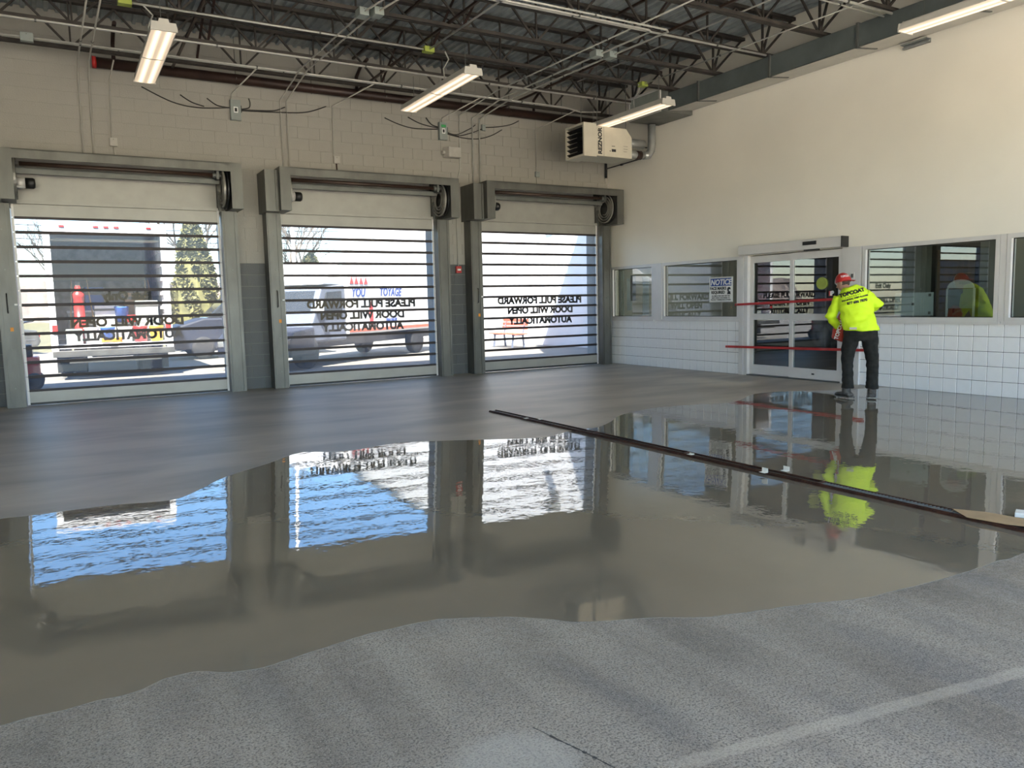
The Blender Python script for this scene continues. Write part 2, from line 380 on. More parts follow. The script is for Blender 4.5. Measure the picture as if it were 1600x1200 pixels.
# right wall
WIN = [(12.68, 14.12), (10.28, 12.40)]; WIN2 = [(5.69, 7.74), (2.6, 5.60)]
Z0, Z1 = 1.016, 2.185
wr = MB()
wr.box(XR + .012, XR + .2, 10.16, YB, 0, Z0); wr.box(XR + .012, XR + .2, YF, 7.80, 0, Z0)
wr.box(XR, XR + .2, YF, YB, Z1, ZT + .25)
wr.box(XR, XR + .2, 14.12, YB, Z0, Z1); wr.box(XR, XR + .2, YF, 2.6, Z0, Z1)
wr = part('wall_right', wr, m_wall); tag(wr, 'tall off-white painted wall above the office windows', 'wall', kind='structure')
gm = MB(); gm.box(XR + .006, XR + .02, 10.16, YB, 0, Z0); gm.box(XR + .006, XR + .02, YF, 7.80, 0, Z0)
part('grout', gm, m_grout, wr)
def tile(w_):
    key = ('t', round(w_, 3))
    if key not in FC:
        me = MB().box(0, .02, 0, w_ - .007, 0, .2032 - .007).mesh('tile', m_tile); bev(me, .003, 1); FC[key] = me
    return FC[key]
tr = MB(); nt_ = 0
def tiles(y0, y1, j0):
    global nt_
    k = -80
    while True:
        a = j0 + k * .2032; b = a + .2032; k += 1
        if a > y1: break
        a2 = max(a, y0); b2 = min(b, y1)
        if b2 - a2 < .03: continue
        for r in range(5):
            if a2 > 5.0: link('tile', tile(b2 - a2), wr, (XR, a2 + .0035, r * .2032 + .0035)); nt_ += 1
            else: tr.box(XR, XR + .02, a2 + .0035, b2 - .0035, r * .2032 + .0035, (r + 1) * .2032 - .0035)
tiles(10.16, YB - .01, 10.16 + .02); tiles(YF + .01, 7.80, 7.229)
o = part('tile', tr, m_tile, wr); o['kind'] = 'stuff'
# ceiling deck: ribbed steel sheet
dk = MB(); pitch = .1524; x = XL - .1; prof = []
while x < XR + .2:
    prof += [(x, ZT), (x + .045, ZT), (x + .06, ZT + .04), (x + .137, ZT + .04)]; x += pitch
b0 = len(dk.v)
for (px, pz) in prof: dk.v.append((px, YF - .3, pz))
for (px, pz) in prof: dk.v.append((px, YB + .3, pz))
for i in range(len(prof) - 1): dk.f.append((i, i + 1, len(prof) + i + 1, len(prof) + i))
dk.box(XL - .3, XR + .2, YF - .3, YB + .35, ZT + .06, ZT + .28)
ce = part('ceiling', dk, m_deck); tag(ce, 'dark ribbed steel roof deck', 'ceiling', kind='structure')

# ------------------------------------------------------------------ wet topping on the floor
UP = [(-0.67, 6.29), (-0.45, 6.33), (-0.23, 6.3), (0.22, 6.29), (0.62, 6.19), (0.82, 6.36), (1.04, 6.68), (1.21, 6.86), (1.57, 7.15), (1.97, 7.50), (2.34, 7.29), (2.93, 7.41), (3.3, 7.27), (3.83, 6.99), (4.32, 6.76), (4.64, 6.87), (4.9, 6.93), (5.17, 6.94), (5.51, 7.15), (6.01, 7.54), (6.77, 7.75), (7.44, 7.61), (7.95, 7.52), (8.8, 7.95), (9.39, 7.87), (10.07, 7.49), (10.93, 7.25)]
LO = [(-0.39, 3.11), (-0.28, 3.1), (-0.12, 3.09), (0.02, 3.1), (0.12, 3.09), (0.24, 3.14), (0.28, 3.15), (0.37, 3.14), (0.5, 3.05), (0.65, 3.04), (0.84, 3.07), (1.07, 3.1), (1.31, 3.09), (1.47, 3.03), (1.65, 2.93), (1.78, 2.82), (1.88, 2.71), (2.03, 2.63), (2.19, 2.56), (2.38, 2.44), (2.59, 2.37), (2.85, 2.3), (3.16, 2.19), (3.42, 2.16), (3.73, 2.13), (4.05, 2.12), (4.42, 2.11), (4.88, 2.07)]
UP = [(XL + .01, 6.1), (-4, 6.5), (-2, 6.2)] + UP
LO = [(XL + .01, 3.5), (-4, 3.2), (-2, 3.3)] + LO + [(6.5, 2.2), (8.5, 1.9), (10.93, 2.0)]
def smooth(pl, it=5):
    out = []
    for i in range(len(pl) - 1):
        p0 = pl[max(i - 1, 0)]; p1 = pl[i]; p2 = pl[i + 1]; p3 = pl[min(i + 2, len(pl) - 1)]
        for k in range(it):
            t = k / it
            out.append(tuple(.5 * ((2 * p1[j]) + (-p0[j] + p2[j]) * t + (2 * p0[j] - 5 * p1[j] + 4 * p2[j] - p3[j]) * t * t + (-p0[j] + 3 * p1[j] - 3 * p2[j] + p3[j]) * t ** 3) for j in (0, 1)))
    out.append(pl[-1]); return out
UPs, LOs = smooth(UP), smooth(LO)
LOs = [(x, y + .014 * noise.noise(Vector((x * 9, 3, 0))) + .006 * noise.noise(Vector((x * 30, 3, 0)))) for x, y in LOs]
def sheet(name, low, up, z0, z1, m_):
    poly = low + up[::-1]
    mb = MB().prism(poly, 2, z0, z1); me = mb.mesh(name, m_); 
    bm = bmesh.new(); bm.from_mesh(me); bmesh.ops.triangulate(bm, faces=[f for f in bm.faces if len(f.verts) > 4]); bm.to_mesh(me); bm.free()
    return link(name, me)
def resamp(pl, xs):
    out = []
    for x in xs:
        for i in range(len(pl) - 1):
            if pl[i][0] <= x <= pl[i + 1][0] + 1e-9:
                t = (x - pl[i][0]) / max(1e-9, pl[i + 1][0] - pl[i][0]); out.append((x, pl[i][1] * (1 - t) + pl[i + 1][1] * t)); break
    return out
# strip meshes over a common x sampling (clean quads, rounded lip)
xs = [XL + .012 + i * (XR - .02 - XL - .012) / 700 for i in range(701)]
UR, LR = resamp(UPs, xs), resamp(LOs, xs); n_ = min(len(UR), len(LR))
def lip(name, A, B, z, m_, lipA=.010, lipB=.03):
    mb = MB(); k = min(len(A), len(B)); rows = []
    for (x, ya), (_, yb) in zip(A, B): rows.append([(x, ya, .0), (x, ya + .0004, z * .6), (x, ya + .0010, z), (x, yb - .0010, z), (x, yb - .0004, z * .6), (x, yb, .0)])
    for r in rows: mb.v += r
    for i in range(len(rows) - 1):
        for j in range(5): a = i * 6 + j; mb.f.append((a, a + 6, a + 7, a + 1))
    me = mb.mesh(name, m_, False, fix=True); me.materials.append(m_edge)
    for p in me.polygons: p.material_index = 1 if p.index % 5 != 2 else 0
    return link(name, me)
dull = lip('floor_topping', [(x, y - .0) for x, y in UR], [(x, YB - .02) for x, _ in UR], .001, m_dull)
tag(dull, 'dull grey-beige setting floor topping in front of the rolling doors', 'floor coating', kind='stuff')
pool = lip('floor_topping', LR, [(x, y + .02) for x, y in UR], .002, m_pool)
tag(pool, 'fresh wet glossy grey floor topping mirroring the doors', 'floor coating', kind='stuff')
# saw-cut joint in the dry concrete
cm = MB(); pts = [(1.27, 2.09), (1.30, 1.98), (1.325, 1.90), (1.345, 1.82), (1.365, 1.74), (1.39, 1.60)]
for i in range(len(pts) - 1):
    for k in range(6):
        t0 = k / 6; x0 = pts[i][0] + (pts[i + 1][0] - pts[i][0]) * t0; y0 = pts[i][1] + (pts[i + 1][1] - pts[i][1]) * t0
        x1 = pts[i][0] + (pts[i + 1][0] - pts[i][0]) * (t0 + .18); y1 = pts[i][1] + (pts[i + 1][1] - pts[i][1]) * (t0 + .18)
        ww = .002 + .010 * max(0, noise.noise(Vector((x0 * 60, y0 * 60, 1))) + .25) * (1 if y0 < 2.02 else .3)
        cm.bar((x0, y0, .0006), (x1, y1, .0006), ww, .001)
o = part('crack_filler', cm, mat('dark_joint_filler', (.055, .055, .05), .6, nscale=30, namp=.3)); tag(o, 'dark ragged filler line in the dry concrete at the bottom of the view', 'crack')

# ------------------------------------------------------------------ slot drain frame in the floor
dr = thing('slot_drain', 'long dark rusty twin-angle slot drain running through the wet topping', 'drain', (4.86, 0, 0))
for s, nm in ((-1, 'edge_angle'), (1, 'edge_angle')):
    part(nm, MB().box(s * .045 - .012, s * .045 + .012, 2.25, 8.85, .0, .017).box(s * .045 - .003, s * .045 + .003, 2.25, 8.85, .012, .024), m_rust, dr)
part('channel', MB().box(-.034, .034, 2.25, 8.85, .0, .0125), m_black, dr)
gb = MB().box(-.03, .03, 2.5, 3.7, .0125, .013); me = MB().box(-.033, .033, -.004, .004, 0, .009).mesh('grate_bar', m_galvd)
for i in range(46): link('grate_bar', me, dr, (0, 2.55 + i * .026, .0125))
jm = MB().box(-.05, .05, -.008, .008, 0, .012).mesh('joint_plate', m_rust)
for y in (3.75, 5.2, 6.6): link('joint_plate', jm, dr, (0, y, .0135))
TP = [(4.80, 7.91, 'far dull end'), (4.90, 7.75, 'second from the far end'), (4.82, 5.10, 'middle of the wet stretch'), (4.77, 4.22, 'left angle facing the worker'), (4.95, 4.16, 'right angle facing the worker')]
for i, (x, y, l) in enumerate(TP):
    mb = MB(); mb.box(-.02, .02, -.03, .03, .0, .0012); mb.box(.018, .02, -.03, .03, -.0, .035 if i > 2 else .012)
    o = part('tape_tab', mb, m_tape, loc=(x, y, .0245)); tag(o, 'white masking tape tab on the slot drain, ' + l, 'tape', 'tape tabs on the slot drain')
o = part('cardboard_scrap', MB().prism([(4.78, 2.62), (4.90, 2.78), (4.99, 2.62), (5.03, 2.36), (4.93, 2.22), (4.82, 2.40)], 2, .0245, .027), m_card); tag(o, 'torn brown cardboard scrap covering the near end of the slot drain', 'cardboard')
o = part('foam_block', MB().box(-.05, .05, -.03, .03, 0, .03), m_tape, bevel=.004, loc=(5.13, 2.48, .0095)); o.rotation_euler[2] = .4; tag(o, 'small cream foam block in the wet topping beside the cardboard', 'foam block')

# ================================================================== ROLLING DOORS
ZB = [2.90 - i * .2225 for i in range(13)]      # slat hinge heights
YD = YB - .11                                    # plane of the slats
half = DW / 2
SH = {}
def sm(key, fn):
    if key not in SH: SH[key] = fn()
    return SH[key]
def lettering(lines):
    ms = []
    for s, z, size in lines:
        me = textmesh('lettering', s, size, m_inkg, .0015, .011)
        xform(me, ax((-1, 0, 0), (0, 0, 1), (0.0, YD + .012, z)))    # read from outside
        ms.append(me)
    return joinmesh('lettering', ms)
SPIRAL_Z, SPIRAL_Y = 3.44, YB - .38
def make_door(i, label, lines):
    d = thing('door_%d' % i, label, 'door', (DC[i - 1], 0, 0), kind='structure')
    P = lambda nm, key, fn, **k: (lambda o: o)(link(nm, sm(key, fn), d))
    # panes and hinges
    pane = sm('pane', lambda: MB().box(-half + .05, half - .05, -.003, .003, .022, .2005).mesh('pane', m_pane))
    rail = sm('rail', lambda: MB().box(-half + .035, half - .035, -.012, .012, -.023, .023).mesh('rail', m_rail))
    for z in ZB: link('rail', rail, d, (0, YD, z))
    for z in ZB[1:]: link('pane', pane, d, (0, YD, z))
    P('bottom_panel', 'bp', lambda: MB().box(-half + .03, half - .03, YD - .014, YD + .014, .045, ZB[-1] - .016).mesh('bottom_panel', m_slat))
    P('bottom_seal', 'bs', lambda: MB().box(-half + .03, half - .03, YD - .02, YD + .02, .008, .045).mesh('bottom_seal', m_black))
    P('top_panel', 'tp', lambda: MB().box(-half + .03, half - .03, YD - .014, YD + .014, ZB[0] + .016, DH + .03).mesh('top_panel', m_slat))
    # slat ends: small white end plates stacked up both sides
    ep = sm('ep', lambda: MB().box(-.017, .017, -.02, .02, .004, .2185).mesh('slat_end_plate', m_alu))
    for sd_ in (-1, 1):
        for z in ZB[1:]: link('slat_end_plate', ep, d, (sd_ * (half - .032), YD - .006, z))
        for z in (.01, ZB[0] + .0): link('slat_end_plate', ep, d, (sd_ * (half - .032), YD - .006, z))
    # uprights
    for sd_ in (-1, 1):
        def up(sd_=sd_):
            mb = MB(); x0, x1 = (half - .005, half + .245)
            if sd_ < 0: x0, x1 = -x1, -x0
            mb.box(x0, x1, YB - .30, YB - .006, 0, DH + .02)
            xa = x0 + .02 if sd_ < 0 else x1 - .05
            mb.box(xa, xa + .03, YB - .312, YB - .30, 0, DH)
            mb.box(x0 + (.17 if sd_ < 0 else .03), x0 + (.20 if sd_ < 0 else .05), YB - .312, YB - .30, 0, DH)
            return mb.mesh('upright', m_galv)
        u = P('upright', 'up%d' % sd_, up)
    bolt = sm('bolt', lambda: MB().cyl((0, -.010, 0), (0, 0, 0), .012, 8).mesh('bolt', m_galvd))
    for z in (.3, .9, 1.5, 2.1, 2.7):
        for sd_ in (-1, 1): link('bolt', bolt, d, (sd_ * (half + .12), YB - .30, z))
    # head boxes, lintel, roll
    def headL(): return MB().box(-half - .30, -half - .08, YB - .58, YB - .006, DH + .02, 3.79).box(-half - .08, -half + .10, YB - .72, YB - .06, DH + .03, 3.83).box(-half - .13, -half - .10, YB - .60, YB - .58, DH + .04, 3.78).mesh('head_box', m_galv)
    P('head_box', 'hl', headL)
    def headR():
        mb = MB(); mb.box(half + .10, half + .28, YB - .72, YB - .006, DH + .02, 3.83); mb.box(half - .03, half + .10, YB - .72, YB - .10, 3.79, 3.83); mb.box(half - .02, half + .10, YB - .06, YB - .01, DH, 3.83)
        return mb.mesh('head_box', m_galv)
    P('head_box', 'hr', headR)
    P('lintel', 'li', lambda: MB().box(-half + .10, half + .10, YB - .72, YB - .70, 3.69, 3.83).box(-half + .10, half + .10, YB - .72, YB - .006, 3.81, 3.83).mesh('lintel', m_galv))
    P('back_beam', 'bb', lambda: MB().box(-half + .05, half - .02, YB - .34, YB - .30, 3.53, 3.62).box(-half + .05, half - .02, YB - .34, YB - .26, 3.60, 3.62).mesh('back_beam', m_galvd))
    P('header_strip', 'hs', lambda: MB().box(-half + .03, half - .03, YB - .16, YB - .125, DH + .035, DH + .085).mesh('header_strip', m_slat))
    P('header_panel', 'hp', lambda: MB().box(-half + .04, half - .03, YB - .06, YB - .045, DH + .06, 3.56).mesh('header_panel', m_slat))
    P('torsion_tube', 'tt', lambda: MB().cyl((-half + .18, YB - .46, 3.655), (half - .10, YB - .46, 3.655), .032, 14).mesh('torsion_tube', m_tube, True))
    P('shaft', 'sf', lambda: MB().cyl((-half + .08, YB - .46, 3.655), (half + .02, YB - .46, 3.655), .014, 8).mesh('shaft', m_cond, True))
    P('bearing', 'be', lambda: MB().box(half - .09, half - .05, YB - .53, YB - .38, 3.58, 3.74).cyl((half - .14, YB - .46, 3.655), (half - .02, YB - .46, 3.655), .045, 12).mesh('bearing', m_galvd))
    def coil(x, side):
        mb = MB(); turns = 3.8; N = 150
        for s0 in (0,):
            pin = []; 
            for k in range(N + 1):
                t = k / N; a = -math.pi / 2 * 0 + t * turns * 2 * math.pi; r = .345 - .215 * t
                pin.append((SPIRAL_Y + r * math.cos(a), SPIRAL_Z + r * math.sin(a), r))
            b = len(mb.v)
            for (y, z, r) in pin:
                dy, dz = (y - SPIRAL_Y) / r, (z - SPIRAL_Z) / r
                for (dx, dr) in ((0, 0), (.035, 0), (.035, .014), (0, .014)): mb.v.append((x + dx * side, y - dy * dr, z - dz * dr))
            for k in range(N):
                for j in range(4): a0 = b + k * 4 + j; a1 = b + k * 4 + (j + 1) % 4; mb.f.append((a0, a1, a1 + 4, a0 + 4))
            mb.f.append((b, b + 1, b + 2, b + 3)); e = b + N * 4; mb.f.append((e, e + 1, e + 2, e + 3))
        return mb
    P('guide_spiral', 'gs', lambda: coil(half - .015, 1).mesh('guide_spiral', m_spiral, False))
    P('spiral_backing', 'sb', lambda: MB().lathe([(.33, 0), (.33, .02)], (half + .05, SPIRAL_Y, SPIRAL_Z), 32, 0).mesh('spiral_backing', m_black))
    P('spiral_drop', 'sdp', lambda: MB().box(half - .015, half + .02, YD - .02, YD + .0, DH, SPIRAL_Z).box(half - .015, half + .02, YD - .06, YD - .045, DH, SPIRAL_Z).mesh('spiral_drop', m_galvd))
    P('guide_spiral', 'gs2', lambda: coil(-half + .13, -1).mesh('guide_spiral', m_spiral, False))
    mo = P('motor', 'mo', lambda: MB().cyl((-half + .10, YB - .40, 3.38), (-half + .24, YB - .40, 3.38), .075, 18).box(-half + .10, -half + .22, YB - .47, YB - .33, 3.30, 3.33).mesh('motor', m_alu, True))
    cap = MB().lathe([(.03, .0), (.082, 0), (.082, .10), (.065, .125), (.0, .13)], (-half + .24, YB - .40, 3.38), 20, 0)
    link('motor_cap', sm('mc', lambda: cap.mesh('motor_cap', m_black, True)), mo)
    # handle, sticker, plate on the left upright
    P('release_handle', 'rh', lambda: MB().tube([(-half - .13, YB - .31, 1.74), (-half - .13, YB - .345, 1.73), (-half - .13, YB - .345, 1.46), (-half - .13, YB - .31, 1.45)], .008, 8).mesh('release_handle', m_black, True))
    P('warning_sticker', 'ws', lambda: MB().box(-half - .12, -half - .06, YB - .3025, YB - .2995, 1.17, 1.23).mesh('warning_sticker', m_orange))
    P('rating_plate', 'rp', lambda: MB().box(-half - .04, -half + .0, YB - .3025, YB - .2995, 1.56, 1.585).mesh('rating_plate', m_white))
    if lines: link('lettering', sm('let' + str(lines), lambda: lettering(lines)), d)
    return d
L3 = [('PLEASE PULL FORWARD', 1.415, .198), ('DOOR WILL OPEN', 1.205, .198), ('AUTOMATICALLY', .985, .198)]
L1 = [('Exit Only', 1.63, .19), ('DOOR WILL OPEN', 1.205, .198), ('AUTOMATICALLY', .985, .198)]
make_door(1, 'glazed slat rolling door cut off by the left edge of the photo', L1)
make_door(2, 'glazed slat rolling door lettered Exit Only, open box truck outside', L1)
make_door(3, 'middle glazed slat rolling door, dark car and white truck outside', L3)
make_door(4, 'glazed slat rolling door next to the corner, red bench outside', L3)

# ================================================================== OFFICE FRONT IN THE RIGHT WALL
def win(i, y0, y1, label, mull=()):
    d = thing('window_%d' % i, label, 'window', (XR, (y0 + y1) / 2, Z0), kind='structure'); h = (y1 - y0) / 2; t = Z1 - Z0
    f = MB(); f.box(-.02, .10, -h, h, 0, .06); f.box(-.02, .10, -h, h, t - .06, t); f.box(-.02, .10, -h, -h + .055, .06, t - .06); f.box(-.02, .10, h - .055, h, .06, t - .06)
    part('window_frame', f, m_alu, d)
    part('gasket', MB().box(.03, .035, -h + .055, h - .055, .06, .07).box(.03, .035, -h + .055, h - .055, t - .07, t - .06).box(.03, .035, -h + .055, -h + .068, .07, t - .07).box(.03, .035, h - .068, h - .055, .07, t - .07), m_black, d)
    part('pane', MB().box(.036, .044, -h + .054, h - .054, .059, t - .059), m_office, d)
    part('sill', MB().box(-.035, .0, -h - .03, h + .03, -.035, .004), m_alu, d)
    return d
win(1, *WIN[0], 'small office window beside the corner column')
win(2, *WIN[1], 'office window holding the blue and white notice')
win(3, *WIN2[0], 'wide office window with the arched counter screen behind')
win(4, *WIN2[1], 'office window cut off by the right edge of the photo')
def trim(i, y0, y1, z0, z1, label, dx=.03):
    o = part('trim_%d' % i, MB().box(XR - dx, XR + .12, y0, y1, z0, z1), m_alu); tag(o, label, 'post', kind='structure')
trim(1, 12.41, 12.67, Z0 - .03, Z1, 'white post between the two small office windows')
trim(2, 10.17, 10.275, 0, 2.2, 'white door post between the notice window and the sliding door')
trim(3, 7.76, 8.03, 0, Z1, 'white post between the sliding door and the wide office window')
trim(4, 5.605, 5.685, Z0, Z1, 'white mullion between the wide window and the last window', .015)
# sliding door
d5 = thing('door_5', 'automatic sliding glass door with white frame', 'door', (XR, 9.1, 0), kind='structure')
part('jamb', MB().box(-.02, .12, .98, 1.065, 0, 2.19), m_alu, d5); part('jamb', MB().box(-.02, .12, -1.07, -1.0, 0, 2.19), m_alu, d5)
part('threshold', MB().box(-.03, .12, -1.0, .98, .0, .02), m_galv, d5)
for (a, b, x0) in ((.0, .98, .05), (-1.0, .04, -.005)):
    lf = MB(); lf.box(x0, x0 + .045, a, a + .075, .025, 2.17).box(x0, x0 + .045, b - .075, b, .025, 2.17).box(x0, x0 + .045, a + .075, b - .075, .025, .20).box(x0, x0 + .045, a + .075, b - .075, 2.05, 2.17).box(x0, x0 + .045, a + .075, b - .075, 1.02, 1.13)
    l = part('door_leaf', lf, m_alu, d5)
    part('pane', MB().box(x0 + .018, x0 + .026, a + .075, b - .075, .20, 1.02), m_office, l); part('pane', MB().box(x0 + .018, x0 + .026, a + .075, b - .075, 1.13, 2.05), m_office, l)
part('lock', MB().box(-.012, -.004, -.49, -.44, .10, .125), m_black, d5)
hd = part('header_box', MB().box(-.17, .02, -1.08, 1.07, 2.195, 2.36), m_alu, d5, bevel=.006)
part('end_cap', MB().box(-.172, .02, -1.095, -1.08, 2.19, 2.362), m_black, d5)
part('motion_sensor', MB().box(-.19, -.168, -.62, -.36, 2.265, 2.325).box(-.16, -.08, -.62, -.36, 2.175, 2.196), m_black, d5, bevel=.004)
part('round_decal', MB().cyl((-.0145, -.61, 1.63), (.0125, -.61, 1.63), .10, 24), m_lime, d5)
dt = part('red_decal', MB().box(.006, .0125, -.80, -.74, 1.42, 1.50), m_red, d5)
link('decal_lettering', xform(textmesh('decal_lettering', 'iP', .10, m_white, .001, .004), ax((0, -1, 0), (0, 0, 1), (.0045, -.80, 1.43))), d5)
o = thing('wall_switch', 'small square grey push plate on the white post right of the sliding door', 'switch', (XR - .03, 7.90, 1.73)); part('plate', MB().box(-.008, 0, -.04, .04, -.055, .055), m_alu, o); part('button', MB().box(-.014, -.008, -.02, .02, -.03, .03), m_galvd, o)
# notice on the window
o = thing('notice_sign', 'blue and white face mask notice sign on the office window', 'sign', (XR + .03, 10.78, 1.59))
part('backing', MB().box(-.006, .002, -.30, .30, -.24, .24), m_white, o); part('blue_band', MB().box(-.008, -.006, -.27, .27, .07, .215), m_blue, o)
for z_ in (.225, -.235): part('border', MB().box(-.0075, -.006, -.295, .295, z_, z_ + .005), m_ink, o)
SR = lambda z, y=0.: ax((0, -1, 0), (0, 0, 1), (-.009, y, z))
link('lettering', xform(textmesh('lettering', 'NOTICE', .145, m_white, .001, .004, shear=.2), SR(.092)), o)
link('lettering', joinmesh('lettering', [xform(textmesh('t', 'FACE MASKS', .075, m_ink, .001, .003), SR(-.0, .07)), xform(textmesh('t', 'REQUIRED', .075, m_ink, .001, .003), SR(-.075, .07)), xform(textmesh('t', 'ALL EMPLOYEES AND VISITORS', .034, m_ink, .0005, .001), SR(-.130)), xform(textmesh('t', 'MUST WEAR A FACE MASK TO', .034, m_ink, .0005, .001), SR(-.167)), xform(textmesh('t', 'PROTECT THEMSELVES & OTHERS', .034, m_ink, .0005, .001), SR(-.204))]), o)
part('mask_symbol', MB().lathe([(.0, -.001), (.045, -.001), (.045, .0), (.0, .0)], (-.008, -.21, .0), 16, 0).prism([(-.255, -.09), (-.165, -.09), (-.18, -.035), (-.24, -.035)], 0, -.009, -.008), m_ink, o)
part('mask_symbol', MB().prism([(-.255, -.03), (-.215, -.035), (-.21, .0), (-.25, .005)], 0, -.0105, -.009), m_white, o)
# red bars across the sliding door
def redbar(p0, p1, label):
    o = thing('barrier_bar', label, 'bar', p0, group='red bars across the sliding door'); q = Vector(p1) - Vector(p0)
    part('bar', MB().bar((0, 0, 0), q, .03, .042), m_red, o, bevel=.004); e = q.normalized()
    part('end_bolt', MB().cyl((-.022, -.05, 0), (.0, -.05, 0), .012, 10), m_galv, o)
redbar((XR - .06, 10.33, 1.30), (XR - .06, 7.70, 1.38), 'upper red bar across the sliding door, behind the worker')
redbar((XR - .07, 10.55, .515), (XR - .07, 7.62, .56), 'lower red bar across the sliding door at knee height')
# rooms behind the glass
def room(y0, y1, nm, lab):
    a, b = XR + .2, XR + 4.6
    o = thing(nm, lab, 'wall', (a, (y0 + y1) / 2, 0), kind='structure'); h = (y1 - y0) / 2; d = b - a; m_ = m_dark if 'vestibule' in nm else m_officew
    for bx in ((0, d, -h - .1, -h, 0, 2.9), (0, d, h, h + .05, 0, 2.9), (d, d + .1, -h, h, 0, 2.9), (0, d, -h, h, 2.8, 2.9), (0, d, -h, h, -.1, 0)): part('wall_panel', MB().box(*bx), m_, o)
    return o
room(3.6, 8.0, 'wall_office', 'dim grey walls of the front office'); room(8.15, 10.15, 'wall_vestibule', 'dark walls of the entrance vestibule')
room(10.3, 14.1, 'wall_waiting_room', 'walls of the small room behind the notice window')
# far openings of the small room: daylight window, seen pale through the corner window
o = thing('office_door', 'brown wooden door in a dark frame inside the front office', 'door', (XR + 1.5, 7.15, 0))
# dark frame and timber leaf facing the bay, standing in a partition
part('partition', MB().box(0, .1, .38, .84, 0, 2.8).box(0, .1, -1.6, -.38, 0, 2.8).box(0, .1, -.38, .38, 2.2, 2.8), m_officew, o)
part('door_frame', MB().box(-.02, .1, .31, .38, 0, 2.2).box(-.02, .1, -.38, -.32, 0, 2.2).box(-.02, .1, -.32, .31, 2.12, 2.2), m_black, o)
part('door_leaf', MB().box(.02, .06, -.32, .31, .01, 2.12), m_wood, o); part('handle', MB().bar((-.01, -.0, 1.1), (-.01, -.0, 1.6), .02, .02), m_black, o)
o = thing('counter', 'dark office counter behind the wide window', 'counter', (XR + .75, 6.2, 0)); part('counter_top', MB().box(-.4, .3, -1.9, 1.2, .98, 1.02), m_dark, o); part('cabinet', MB().box(-.3, .25, -1.85, 1.15, 0, .98), m_officew, o)
o = thing('counter_screen', 'arched white sneeze screen standing on the office counter', 'screen', (XR + .7, 6.60, 1.02))
arch = [(.20 * math.cos(a), .47 + .13 * math.sin(a)) for a in [i * math.pi / 14 for i in range(15)]]
part('arch', MB().prism(arch, 0, -.012, .012), m_white, o); part('panel', MB().box(-.008, .008, -.185, .185, .17, .46), mat('blue_grey_film', (.30, .36, .40), .5, nscale=3, namp=.04), o)
for s in (-1, 1): part('leg', MB().box(-.012, .012, s * .20 - .012, s * .20 + .012, 0, .47), m_white, o)
o = part('poster', MB().box(XR + .05, XR + .054, 6.62, 7.22, 1.10, 1.44), mat('pale_poster', (.55, .60, .62), .6, nscale=3, namp=.04)); tag(o, 'pale paper banner taped low inside the wide office window', 'poster')
for y_, z_ in ((0, 0), (-.255, .13), (-.255, -.13)): part('print', MB().box(-.001, 0, y_ - .02, y_ + .02, z_ - .02, z_ + .02), m_galvd, o, loc=(XR + .049, 6.93, 1.27))
# papers inside the small corner window
for (y0, y1, z0, z1, m_, lab) in ((13.85, 13.94, 1.08, 2.08, m_white, 'leftmost narrow white paper strip'), (13.77, 13.82, 1.08, 2.10, m_white, 'second, narrower white paper strip'), (13.49, 13.67, 1.20, 1.92, m_white, 'tall white paper sheet with a clipped corner'), (13.36, 13.54, 1.42, 1.98, m_ebox, 'grey-green paper sheet'), (12.92, 13.13, 1.10, 1.92, m_white, 'widest white paper sheet')):
    q = part('paper_sheet', MB().box(XR + .07, XR + .073, y0, y1, z0, z1), m_); tag(q, lab + ' taped inside the corner office window', 'paper')
o = thing('desk', 'small white desk behind the corner office window', 'desk', (XR + 1.2, 12.6, 0)); part('desk_top', MB().box(-.35, .35, -.8, .8, .98, 1.02), m_white, o)
for sx in (-.3, .3):
    for sy in (-.75, .75): part('leg', MB().box(sx - .02, sx + .02, sy - .02, sy + .02, 0, .98), m_alu, o)
def room_fill(x, y, lab, e=3.0):  # no fixture is seen here; panels added to brighten the rooms behind the glass
    o = thing('room_fill_panel', lab, 'ceiling light', (x, y, 2.795)); part('frame', MB().box(-.32, .32, -.32, .32, -.02, 0), m_alu, o)
    part('diffuser', MB().box(-.29, .29, -.29, .29, -.028, -.02), mat('fill_diffuser', (.8, .8, .8), .5, emit=(1, .93, .82), estr=e), o)
room_fill(XR + 1.6, 6.2, 'unseen square ceiling panel added to brighten the front office', 4); room_fill(XR + 1.6, 12.4, 'unseen square ceiling panel added to brighten the corner room', 12)

# ================================================================== ROOF STEEL
JY = [13.55, 12.45, 11.35, 10.25, 9.15, 8.05, 6.95, 5.85, 4.75, 3.65]
jo = thing('roof_joist', 'open-web steel roof joist nearest the rolling door wall', 'roof joist', (0, JY[0], 5.33), group='open-web roof joists')
part('bottom_chord', MB().box(XL, XR - .25, -.055, -.008, 0, .045).box(XL, XR - .25, .008, .055, 0, .045), m_steel, jo)
part('top_chord', MB().box(XL, XR, -.055, .055, .66, .71), m_steel, jo)
P_ = 1.22; dia = MB().bar((0, 0, .02), (P_ / 2, 0, .66), .028, .028).mesh('web_member', m_steel); dib = MB().bar((P_ / 2, 0, .66), (P_, 0, .02), .028, .028).mesh('web_member', m_steel); dv = MB().bar((0, 0, .02), (0, 0, .66), .025, .025).mesh('web_member', m_steel)
x = XL + .35
while x < XR - P_:
    link('web_member', dia, jo, (x, 0, 0)); link('web_member', dib, jo, (x, 0, 0)); link('web_member', dv, jo, (x, 0, 0)); x += P_
for mshb in (MB().bar((x, 0, .02), (x + .22, 0, .66), .03, .03), MB().bar((x, 0, .02), (x - .0, 0, .66), .03, .03), MB().bar((x, 0, .02), (XR - .05, 0, .66), .03, .03)): part('web_member', mshb, m_steel, jo)
